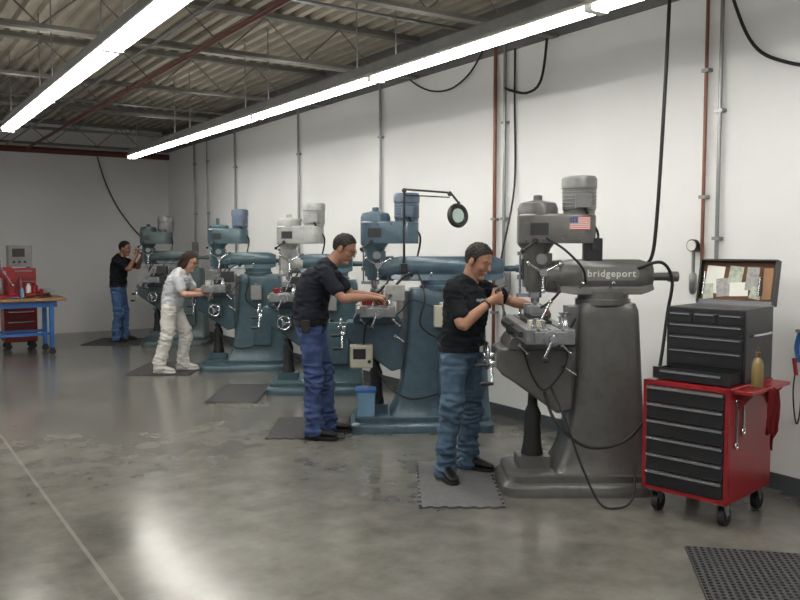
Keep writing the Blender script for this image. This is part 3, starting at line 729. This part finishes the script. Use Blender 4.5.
puzzle_mat(-5.25, -4.3, 13.4, 14.4, 'dark floor mat under the farthest man with raised hands', M_matd)
q = MB(); nx, ny, cs_ = 34, 24, .034
bm = q.bm
for i in range(nx):
    for j in range(ny):
        cx, cy = (i+.5)*cs_, -(j+.5)*cs_
        o4 = [V(cx+sx*cs_/2, cy+sy*cs_/2, .012) for sx, sy in ((-1, -1), (1, -1), (1, 1), (-1, 1))]
        i4 = [V(cx+sx*cs_*.28, cy+sy*cs_*.28, .012) for sx, sy in ((-1, -1), (1, -1), (1, 1), (-1, 1))]
        ib = [V(p.x, p.y, .002) for p in i4]
        a = [bm.verts.new(p) for p in o4]; c = [bm.verts.new(p) for p in i4]; dd = [bm.verts.new(p) for p in ib]
        for k in range(4):
            bm.faces.new((a[k], a[(k+1) % 4], c[(k+1) % 4], c[k])); bm.faces.new((c[k], c[(k+1) % 4], dd[(k+1) % 4], dd[k]))
        bm.faces.new(dd)
bmesh.ops.remove_doubles(bm, verts=bm.verts[:], dist=1e-5)
W_, H_ = nx*cs_, ny*cs_
for a, b2 in (((0, 0), (W_, 0)), ((W_, 0), (W_, -H_)), ((W_, -H_), (0, -H_)), ((0, -H_), (0, 0))):
    q.bm.faces.new([bm.verts.new(V(a[0], a[1], .012)), bm.verts.new(V(b2[0], b2[1], .012)), bm.verts.new(V(b2[0], b2[1], 0)), bm.verts.new(V(a[0], a[1], 0))])
o = q.build('drainage_mat', M_matd, None, loc=F(1.56, 4.39), rotz=-TH-R(11), flat=True)
tag(o, 'black perforated drainage mat on the floor at the bottom right', 'floor mat')

# ------------------------------------------------------------------ workbench at far left
t = thing('workbench', 'wooden-topped workbench with blue legs on casters at the left', 'workbench', (1.72, 13.4, 0))
MB().box(-.85, .85, -.36, .36, .81, .86).build('bench_top', M_wood, t, bev=.006)
MB().box(-.72, .72, -.30, -.26, .72, .81).box(-.72, .72, .26, .30, .72, .81).box(-.66, .66, -.29, -.26, .30, .34).box(-.66, .66, .26, .29, .30, .34).build('frame', M_blue, t)
for sx in (-.66, .64):
    for sy in (-.28, .28):
        lg = MB().box(sx-.03, sx+.03, sy-.03, sy+.03, .11, .81).build('leg', M_blue, t, bev=.004)
        MB().cyl((sx, sy-.02, .05), (sx, sy+.02, .05), .05).box(sx-.03, sx+.03, sy-.03, sy+.03, .08, .112).build('caster', M_black, lg)
# tall red cabinet behind the bench with a grey unit on it
t = thing('tool_cabinet', 'tall red tool cabinet standing behind the wooden workbench', 'tool cabinet', (2.07, 14.2, 0))
MB().box(-.24, .24, -.2, .2, .12, 1.28).build('body', M_red, t, bev=.008)
for k in range(7):
    z0 = .15+.16*k
    dr = MB().box(-.222, .222, -.212, -.198, z0, z0+.15).build('drawer', M_redd, t, bev=.003)
    MB().box(-.18, .18, -.226, -.21, z0+.12, z0+.135).build('pull', M_chrome, dr)
for sx in (-.18, .18):
    for sy in (-.14, .14): MB().cyl((sx, sy-.02, .05), (sx, sy+.02, .05), .05).box(sx-.03, sx+.03, sy-.03, sy+.03, .08, .122).build('caster', M_black, t)
t = thing('control_unit', 'grey box unit on top of the tall red cabinet at the left', 'control unit', (2.10, 14.2, 1.2805))
MB().box(-.17, .17, -.14, .14, .02, .36).box(-.15, -.11, -.1, .1, 0, .02).box(.11, .15, -.1, .1, 0, .02).build('box', M_fix, t, bev=.01)
MB().box(-.12, .06, -.147, -.139, .18, .31).build('display', M_blackp, t)
for k in range(3): MB().cyl((-.10+.08*k, -.14, .10), (-.10+.08*k, -.165, .10), .02).build('knob', M_dark, t)
t = thing('arbor_press', 'red arbor press with long handle on the wooden workbench', 'press', (1.80, 13.45, .8602))
MB().loft([rrect(0, 0, .16, .10, .02, 0), rrect(0, 0, .16, .10, .02, .03), rrect(0, 0, .13, .08, .02, .05)]).build('base', M_red, t)
MB().prism([(.03, .04), (.12, .04), (.12, .42), (.06, .46), (-.10, .46), (-.12, .42), (-.12, .33), (-.08, .30), (.0, .29), (.03, .25)], -.04, .04).build('frame', M_red, t, bev=.008)
MB().box(-.095, -.065, -.015, .015, .12, .56).build('ram', M_chrome, t)
MB().cyl((-.03, -.08, .38), (-.03, .06, .38), .025).cyl((-.11, -.07, .52), (.08, -.07, .18), .009).sphere((-.11, -.07, .52), .02, n=10).sphere((.08, -.07, .18), .02, n=10).build('handle', M_chrome, t)
t = thing('tool_chest', 'small red tool chest beside the press on the wooden workbench', 'tool chest', (1.45, 13.35, .8602))
MB().box(-.18, .18, -.13, .13, 0, .24).build('body', M_red, t, bev=.006)
for k in range(3):
    dr = MB().box(-.165, .165, -.14, -.128, .015+.072*k, .08+.072*k).build('drawer', M_redd, t, bev=.003)
    MB().box(-.13, .13, -.15, -.138, .062+.072*k, .072+.072*k).build('pull', M_chrome, dr)
t = thing('bench_vise', 'small grey bench vise on the right end of the workbench', 'vise', (2.34, 13.3, .8602))
MB().lathe([(0, 0), (.07, 0), (.07, .02), (.04, .04), (.04, .06), (0, .06)]).build('swivel_base', M_dark, t)
MB().box(-.04, .04, -.02, .08, .055, .13).box(-.05, .05, -.02, .0, .09, .14).build('fixed_jaw', M_fix, t, bev=.006)
MB().box(-.03, .03, -.12, -.02, .07, .11).box(-.05, .05, -.06, -.035, .09, .14).cyl((0, -.16, .09), (0, -.1, .09), .012).cyl((-.07, -.15, .09), (.07, -.15, .09), .006).build('sliding_jaw', M_fix, t, bev=.004)
o = MB().lathe([(0, 0), (.03, 0), (.03, .11), (.015, .13), (.015, .15), (0, .15)]).build('spray_can', M_ltblue, None, loc=(2.02, 13.5, .8602)); tag(o, 'pale blue can standing on the workbench beside the red press', 'can')
o = MB().lathe([(0, 0), (.035, 0), (.038, .15), (.02, .18), (.02, .2), (0, .2)]).build('oil_bottle', M_white, None, loc=(2.12, 13.55, .8602)); tag(o, 'white bottle standing at the back of the workbench', 'bottle')
for k, (xx, yy, hh, rr_) in enumerate(((2.22, 13.62, .22, .05), (2.02, 13.66, .30, .045), (2.30, 13.52, .12, .06))):
    o = MB().lathe([(0, 0), (rr_, 0), (rr_, hh*.75), (rr_*.5, hh*.85), (rr_*.5, hh), (0, hh)]).build('oil_can', M_red, None, loc=(xx, yy, .8602)); tag(o, 'red metal can standing on the workbench, %s of the three' % ('middle-sized', 'tallest', 'shortest')[k], 'can', 'red cans on the workbench')
t = thing('hand_drill', 'red and black hand drill lying on the workbench beside the press', 'drill', (2.12, 13.25, .8602))
MB().cyl((-.08, 0, .04), (.05, 0, .04), .035).prism([(-.07, .0), (-.02, .0), (-.02, .03), (-.07, .03)], -.03, .14).build('body', M_red, t, bev=.006)
MB().cyl((.05, 0, .04), (.10, 0, .04), .022, .014).cyl((.1, 0, .04), (.17, 0, .04), .004).build('chuck', M_dark, t)
for k in range(4):
    o = MB().cyl((0, 0, .0125), (.09, 0, .0125), .012, n=10).cyl((.09, 0, .0125), (.17, 0, .0125), .004, n=8).build('screwdriver', (M_red, M_blue, M_blackp, M_red)[k], None, loc=(1.62+.2*k, 13.1+.01*k, .8602), rotz=.2+.12*k)
    tag(o, 'screwdriver lying along the front edge of the workbench', 'screwdriver', 'screwdrivers on the workbench')

# ------------------------------------------------------------------ people
def hand(b, w, d, n, s, curl=1.0):
    d = Vector(d).normalized(); n = Vector(n); n = (n-d*n.dot(d)).normalized(); s = Vector(s); s = (s-d*s.dot(d)-n*s.dot(n)).normalized()
    w = Vector(w)
    b.ell([(w-d*.02, .027, .022), (w+d*.02, .033, .019), (w+d*.06, .041, .016), (w+d*.088, .040, .012)], s, 14, 3)
    for i, L in enumerate((.072, .080, .074, .058)):
        p = w+d*(.085-.004*abs(i-1))+s*(.034-.0235*i)
        pts = [(p-d*.012, .0088, .0088), (p, .0088, .0088)]; a = 0
        for k, fr in enumerate((.45, .3, .25)):
            a += curl*(.55, .85, .6)[k]
            dd = (d*math.cos(a)+n*math.sin(a)+s*(.05*(1.5-i))).normalized()
            p = p+dd*(L*fr); pts.append((p, .0084-.0008*k, .0084-.0008*k))
        b.ell(pts, s, 10, 3)
    p = w+d*.022+s*.026+n*.006
    q = p+(d*.55+s*.75+n*.35).normalized()*.045; q2 = q+(d*.85+s*.1+n*.5).normalized()*.032; q3 = q2+(d*.8-s*.15+n*.6).normalized()*.024
    b.ell([(p, .013, .013), (q, .0105, .0105), (q2, .0092, .0092), (q3, .0078, .0078)], n, 10, 3)

def shoe(root, an, h, m, msole):
    h = Vector(h).normalized(); l = V(-h.y, h.x, 0); z0 = an.z-.085; g = V(an.x, an.y, z0)
    u = MB()
    u.ell([(g+h*t_+V(0, 0, .018+hh), w_, hh) for t_, w_, hh in ((-.07, .028, .03), (-.045, .036, .043), (0, .039, .047), (.06, .043, .038), (.12, .046, .029), (.165, .042, .022), (.19, .03, .016))], l, 16, 3)
    u.ell([(g+V(0, 0, .05)-h*.015, .042, .045), (g+V(0, 0, .11)-h*.02, .042, .045)], l, 16, 2)
    o = u.remesh('shoe', m, root, .008, 2)
    prof = ((-.085, .02), (-.075, .034), (-.04, .040), (.02, .040), (.09, .048), (.14, .05), (.18, .042), (.205, .02))
    poly = [g+h*t_+l*w_ for t_, w_ in prof]+[g+h*t_-l*w_ for t_, w_ in prof[::-1]]
    MB().loft([[p+V(0, 0, .001) for p in poly], [p+V(0, 0, .024) for p in poly]]).build('sole', msole, o)
    return o

def person(label, lat, d, J, yaw, hf, cols, voxel=.006, opts=()):
    root = thing('person', label, 'person', F(lat, d), -TH, 'machinists at work')
    ms, msh, mtr, mshoe, mhair = cols
    Lv = V(-math.sin(yaw), math.cos(yaw), 0); Fv = V(math.cos(yaw), math.sin(yaw), 0)
    J = {k: Vector(v) for k, v in J.items()}
    shc = (J['sh_r']+J['sh_l'])/2
    for k in ('sh_r', 'sh_l'): J[k] = shc+(J[k]-shc)*.99-V(0, 0, .012)
    up = (shc-J['pelvis']).normalized()
    fat = 1.08 if 'stout' in opts else 1.0
    def torso(i, lo, hi):
        secs = [(J['pelvis']-up*.09, .12, .095), (J['pelvis'], .160, .120*fat), (J['waist'], .150*fat, .114*fat), (J['chest'], .168*fat, .122*fat), (shc-up*.06, .162, .108), (shc+up*.02, .12, .078), (J['neck'], .057, .057)]
        return [(c, a+i, b2+i) for c, a, b2 in secs[lo:hi]]
    def lerp(a, b2, k): return a+(b2-a)*k
    b = MB()
    b.ell(torso(0, 0, 7), Lv, 24, 4)
    # neck and head
    f = Vector(hf).normalized(); u = V(0, 0, 1); u = (u-f*u.dot(f)).normalized(); l = u.cross(f)
    h = J['head']
    HM = Matrix(((f.x, l.x, u.x, h.x), (f.y, l.y, u.y, h.y), (f.z, l.z, u.z, h.z), (0, 0, 0, 1)))
    H = lambda a, c, e: HM @ V(a, c, e)
    HR = HM.to_3x3().to_4x4()
    b.ell([(J['neck']-up*.03, .066, .064), (lerp(J['neck'], H(-.02, 0, -.07), .5), .056, .058), (H(-.015, 0, -.05), .056, .062)], Lv, 16, 3)
    b.sphere(H(-.008, 0, .03), .098, .077, .090, HR, 24)
    b.ell([(H(.005, 0, .03), .070, .083), (H(.012, 0, -.01), .068, .078), (H(.016, 0, -.045), .063, .073), (H(.022, 0, -.08), .052, .060), (H(.032, 0, -.104), .034, .042)], l, 20, 3)
    b.sphere(H(.066, 0, -.102), .022, .028, .018, HR, 12)
    b.ell([(H(.086, 0, .020), .008, .008), (H(.101, 0, -.006), .010, .010), (H(.109, 0, -.025), .016, .011)], l, 12, 3)
    b.ell([(H(.078, .045, .024), .009, .009), (H(.087, .02, .028), .009, .009), (H(.086, 0, .024), .009, .009), (H(.087, -.02, .028), .009, .009), (H(.078, -.045, .024), .009, .009)], u, 10, 2)
    b.ell([(H(.076, .024, -.061), .008, .008), (H(.088, 0, -.058), .010, .010), (H(.076, -.024, -.061), .008, .008)], u, 10, 2)
    for s in (1, -1):
        b.sphere(H(-.008, s*.079, -.008), .022, .010, .034, HR @ Matrix.Rotation(s*.35, 4, 'Z'), 12)
        b.sphere(H(.056, s*.040, -.026), .024, .022, .020, HR, 12)
    # limbs
    for side, sg in (('r', -1), ('l', 1)):
        a, e, w_ = J['sh_'+side], J['el_'+side], J['wr_'+side]
        b.ell([(a, .052, .052), (lerp(a, e, .45), .046, .046), (e, .038, .038), (lerp(e, w_, .28), .042, .041), (w_, .029, .025)], Lv, 14, 4)
        dv, nv, sv = J.get('hd_'+side, w_-e), J.get('hn_'+side, V(0, 0, -1)), J.get('hs_'+side, V(0, -sg, 0))
        hand(b, w_+(w_-e).normalized()*.012, dv, nv, sv, J['curl_'+side].x if 'curl_'+side in J else J['curl'].x)
        hp, kn, an = J['hip_'+side], J['kn_'+side], J['an_'+side]
        b.ell([(hp, .085, .085), (lerp(hp, kn, .45), .074, .076), (kn, .054, .056), (lerp(kn, an, .3)-Fv*.012, .053, .057), (an+V(0, 0, .02), .037, .04), (an-V(0, 0, .03), .036, .04)], Lv, 16, 4)
    b.remesh('body', ms, root, voxel, 2)
    # clothes
    b = MB()
    b.ell([(J['pelvis']+up*.015, .174*fat, .136*fat)]+[(lerp(J['pelvis'], J['waist'], .5), .174*fat, .138*fat)]+torso(.018, 2, 6)+[(lerp(shc+up*.02, J['neck'], .55), .082, .078)], Lv, 28, 4)
    sl = .72
    for side in 'rl':
        a, e = J['sh_'+side], J['el_'+side]
        b.ell([(lerp(a, shc, .35)-up*.015, .055, .062), (a, .064, .064), (lerp(a, e, sl*.55), .060, .061), (lerp(a, e, sl), .061, .063)], Lv, 16, 4)
    shirt = b.remesh('shirt', msh, root, .009, 4, .012, (8, 8, 6), fold=[(J['waist'], .26), (lerp(J['sh_r'], J['chest'], .3), .17), (lerp(J['sh_l'], J['chest'], .3), .17)])
    b = MB()
    b.ell([(J['pelvis']-up*.10, .125, .105), (J['pelvis']-up*.02, .168, .130*fat), (lerp(J['pelvis'], J['waist'], .35), .162*fat, .126*fat)], Lv, 24, 4)
    for side in 'rl':
        hp, kn, an = J['hip_'+side], J['kn_'+side], J['an_'+side]
        wd = .008 if 'loose' in opts else 0
        b.ell([(hp, .096+wd/2, .098), (lerp(hp, kn, .45), .087+wd, .090+wd), (kn, .070+wd, .073+wd), (lerp(kn, an, .4)-Fv*.014, .067+wd, .072+wd), (an+V(0, 0, .03), .064+wd, .067+wd), (an-V(0, 0, .030), .070+wd, .078+wd)], Lv, 18, 4)
    tro = b.remesh('trousers', mtr, root, .009, 2, .014, (8, 8, 11), fold=[(J['kn_r'], .2), (J['kn_l'], .2), (J['an_r'], .24), (J['an_l'], .24), (J['hip_r'], .16), (J['hip_l'], .16)])
    if 'loose' not in opts:
        q = MB()
        pc = J['pelvis']-up*.004; n = 36
        rings = []
        for k in range(n):
            a = 2*PI*k/n; dirv = Lv*math.cos(a)*(.177*fat)+Fv*math.sin(a)*(.140*fat)
            rings.append((pc+dirv*.94-up*.02, pc+dirv*1.01-up*.02, pc+dirv*1.01+up*.02, pc+dirv*.94+up*.02))
        vs = [[q.bm.verts.new(p) for p in r] for r in rings]
        for k in range(n):
            for j in range(4): q.bm.faces.new((vs[k][j], vs[(k+1) % n][j], vs[(k+1) % n][(j+1) % 4], vs[k][(j+1) % 4]))
        bo = q.build('belt', mshoe, root)
        p = pc+Fv*(.142*fat); q = MB(); q.box(-.004, .004, -.022, .022, -.02, .02, Matrix.Translation(p) @ Matrix.Rotation(yaw, 4, 'Z')); q.build('buckle', M_chrome, bo)
    for side in 'rl':
        shoe(root, J['an_'+side], J.get('ft_'+side, Fv), mshoe, M_black if 'paleshoe' not in opts else M_white)
    if 'print' in opts:
        q = MB()
        for row in range(2):
            for k in range(12):
                a = (k-5.5)*.0135; bz = .05-.030*row+.003*math.sin(k*2.1)
                if row == 1 and k in (0, 1, 10, 11): continue
                P0 = J['chest']+up*bz+Lv*a+Fv*.4
                hit, loc_, nr, _ = shirt.ray_cast(P0, -Fv)
                if hit:
                    e1 = nr.cross(up).normalized(); e2 = e1.cross(nr).normalized(); c = loc_+nr*.002
                    w2 = .004+.001*(k % 3); h2 = .008+.003*((k*7+row) % 3)/2
                    q.bm.faces.new([q.bm.verts.new(c+e1*x_*w2+e2*z_*h2) for x_, z_ in ((-1, -1), (1, -1), (1, 1), (-1, 1))])
        q.build('chest_print', mat('faded_print', (150, 152, 156), .9), root, flat=True)
    # hair: a cap following a real hairline, lumpy and slightly tousled
    b = MB()
    bmesh.ops.create_icosphere(b.bm, subdivisions=6, radius=1)
    dele = []
    line = ((-1.0, -.80), (-.45, -.72), (-.22, -.22), (-.05, -.06), (.12, -.10), (.18, -.36), (.30, -.30), (.38, .05), (.55, .28), (.80, .54), (1.01, .64))
    for v in b.bm.verts:
        c = v.co.copy()
        th = line[-1][1]
        for (x0, z0), (x1, z1) in zip(line, line[1:]):
            if x0 <= c.x < x1: th = z0+(z1-z0)*(c.x-x0)/(x1-x0); break
        th += .08*noise.noise(c*11)
        if c.z < th: dele.append(v)
        k = 1.0+.045*noise.noise(c*5)+.045*noise.noise(V(c.x*8, c.y*22, c.z*8))+.04*max(0, c.z)*max(0, c.x+.2)
        v.co = H(-.010+.104*c.x*k, .0825*c.y*k, .032+.100*c.z*k)
    bmesh.ops.delete(b.bm, geom=dele, context='VERTS')
    ho = b.build('hair', mhair, root, ang=180)
    sm = ho.modifiers.new('thickness', 'SOLIDIFY'); sm.thickness = .016; sm.offset = -1
    if 'longhair' in opts:
        b = MB()
        b.ell([(H(-.07, 0, .05), .075, .05), (H(-.095, 0, -.03), .07, .035), (H(-.10, 0, -.10), .055, .028), (H(-.105, 0, -.15), .03, .018)], l, 16, 4)
        for s in (1, -1): b.ell([(H(.0, s*.075, .04), .03, .014), (H(-.02, s*.082, -.03), .04, .013), (H(-.045, s*.075, -.09), .03, .012)], f, 12, 3)
        b.remesh('hair_length', mhair, ho, .009, 1, .006, (20, 20, 8))
    for s in (1, -1):
        e = MB().sphere(H(.0625, s*.031, .004), .0130, n=14).build('eye', M_eyew, root)
        MB().sphere(H(.0712, s*.031, .003), .0062, n=10).build('iris', M_iris, e)
        MB().ell([(H(.078, s*.014, .029), .004, .004), (H(.086, s*.032, .034), .0045, .0045), (H(.074, s*.050, .027), .003, .003)], u, 8, 3).build('eyebrow', mhair, root)
    MB().ell([(H(.080, .022, -.0615), .003, .003), (H(.0955, 0, -.060), .005, .006), (H(.080, -.022, -.0615), .003, .003)], u, 10, 3).build('mouth', mat('lips', (118, 72, 64), .5), root)
    if 'glasses' in opts:
        q = MB()
        for s in (1, -1):
            q.torus(H(.098, s*.033, .004), f, .024, .0025, 20, 6)
            q.tube([H(.093, s*.057, .008), H(.05, s*.082, .01), H(-.02, s*.088, .008)], .0025, 6, 3)
        q.tube([H(.100, .01, .008), H(.106, 0, .01), H(.100, -.01, .008)], .0025, 6, 3)
        q.build('glasses', M_blackp, root)
    if 'watch' in opts:
        w_ = lerp(J['wr_r'], J['el_r'], .1); q = MB(); q.torus(w_, J['wr_r']-J['el_r'], .031, .006, 24, 8); q.build('watch', M_blackp, root)
    if 'pouch' in opts:
        p = J['pelvis']+Lv*-.195+V(0, 0, .0); q = MB(); q.box(p.x-.035, p.x+.035, p.y-.02, p.y+.03, p.z-.08, p.z+.03); q.build('belt_pouch', M_black, root, bev=.01)
    return root

def sk(n, c): return mat('skin_'+n, c, .55, var=.08, scale=20, spec=.35)
denim = mat('blue_denim', (72, 92, 112), .9, var=.34, scale=6, spec=.2)
denim2 = mat('bright_blue_denim', (56, 71, 108), .9, var=.3, scale=7, spec=.2)
denim3 = mat('mid_blue_denim', (72, 98, 136), .9, var=.2, scale=7, spec=.2)
blk = mat('black_cotton', (22, 25, 31), .9, var=.2, spec=.2)
nvy = mat('dark_navy_cotton', (32, 34, 44), .9, var=.2, spec=.2)
wht = mat('pale_grey_cotton', (190, 194, 200), .9, var=.06, spec=.2)
wpt = mat('white_cotton', (206, 204, 200), .9, var=.05, spec=.2)
hair_b = mat('black_hair', (30, 24, 21), .65, var=.7, scale=80, spec=.3)
hair_br = mat('brown_hair', (50, 35, 28), .7, var=.4, scale=60, spec=.2)
leather = mat('black_leather', (20, 20, 21), .4, spec=.3)
canvas = mat('pale_canvas', (196, 194, 190), .7)

y1 = R(-35)
P1 = dict(
    pelvis=(.03, 0, .93), waist=(.04, 0, 1.06), chest=(.06, -.005, 1.22), neck=(.085, -.015, 1.425), head=(.14, -.045, 1.54),
    sh_r=(-.05, -.155, 1.355), sh_l=(.17, .145, 1.36), el_r=(.01, -.275, 1.11), el_l=(.39, .12, 1.25), wr_r=(.205, -.205, 1.265), wr_l=(.545, -.04, 1.215),
    hd_r=(.85, .38, .2), hn_r=(-.35, .93, 0), hs_r=(-.15, -.1, .97), hd_l=(.8, -.45, -.3), hn_l=(0, -.6, -.8), hs_l=(-.3, -.8, .4),
    hip_r=(-.025, -.075, .87), hip_l=(.085, .075, .87), kn_r=(-.05, -.11, .48), kn_l=(.12, .09, .48), an_r=(-.085, -.10, .098), an_l=(.09, .14, .098),
    ft_r=(.25, -1, 0), ft_l=(.9, -.45, 0), curl=(1.1, 0, 0), curl_r=(1.45, 0, 0))
person('man in black t-shirt with small chest print and jeans, at the dark grey front machine', .41, 5.8, P1, y1, (.74, -.54, -.36),
    (sk('warm', (152, 112, 92)), blk, denim, leather, hair_b), .0055, opts=('watch', 'stout', 'print'))
# the wrench in his near hand
hw = V(*P1['wr_r'])+(V(*P1['wr_r'])-V(*P1['el_r'])).normalized()*.012
hd = V(*P1['hd_r']).normalized(); hn = V(*P1['hn_r']); hn = (hn-hd*hn.dot(hd)).normalized(); hs = V(*P1['hs_r']); hs = (hs-hd*hs.dot(hd)-hn*hs.dot(hn)).normalized()
gc = hw+hd*.098+hn*.027
q = MB(); q.cyl(gc-hs*.115, gc+hs*.07, .0085, n=12).cyl(gc-hs*.13, gc-hs*.105, .013, n=6).cyl(gc+hs*.07-hd*.06, gc+hs*.07+hd*.06, .008, n=12)
o = q.build('socket_wrench', M_chrome, None, loc=F(.41, 5.8), rotz=-TH); tag(o, 'steel T-handle wrench in the near hand of the man at the dark grey machine', 'wrench')
person('tall man in dark navy t-shirt and blue jeans, bending over the blue-grey machine', -.71, 7.0, dict(
    pelvis=(-.05, 0, 1.0), waist=(-.055, 0, 1.13), chest=(-.015, 0, 1.30), neck=(.125, 0, 1.51), head=(.235, -.005, 1.62),
    sh_r=(.07, -.18, 1.445), sh_l=(.09, .18, 1.445), el_r=(.235, -.245, 1.215), el_l=(.28, .23, 1.22), wr_r=(.465, -.16, 1.215), wr_l=(.51, .10, 1.21),
    hd_r=(.9, .2, -.15), hs_r=(.2, .9, .3), hd_l=(.9, -.2, -.15), hs_l=(.2, -.9, .3),
    hip_r=(-.05, -.09, .94), hip_l=(-.04, .09, .94), kn_r=(-.02, -.11, .51), kn_l=(.06, .11, .51), an_r=(-.02, -.12, .098), an_l=(.08, .13, .098),
    ft_r=(1, -.2, 0), ft_l=(1, .1, 0), curl=(.9, 0, 0)), R(-8), (.86, -.22, -.40),
    (sk('tan', (146, 108, 90)), nvy, denim2, leather, hair_b), .0055, opts=('glasses', 'pouch', 'stout'))
person('person in pale shirt and white trousers with brown hair, leaning toward the teal machine', -2.87, 10.58, dict(
    pelvis=(-.08, 0, .89), waist=(-.065, 0, 1.01), chest=(-.015, 0, 1.14), neck=(.09, 0, 1.32), head=(.155, -.005, 1.43),
    sh_r=(.03, -.165, 1.26), sh_l=(.05, .165, 1.265), el_r=(.13, -.22, 1.03), el_l=(.17, .20, 1.04), wr_r=(.355, -.16, 1.02), wr_l=(.39, .12, 1.05),
    hip_r=(-.09, -.09, .83), hip_l=(-.07, .09, .83), kn_r=(-.12, -.13, .47), kn_l=(.06, .13, .48), an_r=(-.21, -.14, .098), an_l=(.01, .15, .098),
    ft_r=(1, -.15, 0), ft_l=(1, .1, 0), curl=(1.0, 0, 0)), R(-8), (.95, -.15, -.28),
    (sk('fair', (180, 138, 118)), wht, wpt, canvas, hair_br), .007, opts=('longhair', 'loose', 'paleshoe', 'glasses'))
person('man in black t-shirt and blue jeans farthest away, hands raised to his face', -4.75, 13.9, dict(
    pelvis=(-.03, 0, .96), waist=(-.03, 0, 1.09), chest=(-.01, 0, 1.25), neck=(.04, 0, 1.47), head=(.10, -.005, 1.585),
    sh_r=(0, -.18, 1.40), sh_l=(.02, .18, 1.40), el_r=(.22, -.20, 1.24), el_l=(.25, .17, 1.26), wr_r=(.31, -.09, 1.46), wr_l=(.36, .08, 1.46),
    hd_r=(.1, .3, 1), hn_r=(-.5, .8, 0), hs_r=(-.8, -.3, 0), hd_l=(.1, -.3, 1), hn_l=(-.5, -.8, 0), hs_l=(-.8, .3, 0),
    hip_r=(-.03, -.09, .90), hip_l=(-.02, .09, .90), kn_r=(0, -.11, .49), kn_l=(.03, .11, .49), an_r=(-.04, -.12, .098), an_l=(.03, .13, .098),
    curl=(1.0, 0, 0)), R(-5), (.97, -.15, -.1),
    (sk('deep', (140, 102, 84)), blk, denim3, leather, hair_b), .008, opts=())
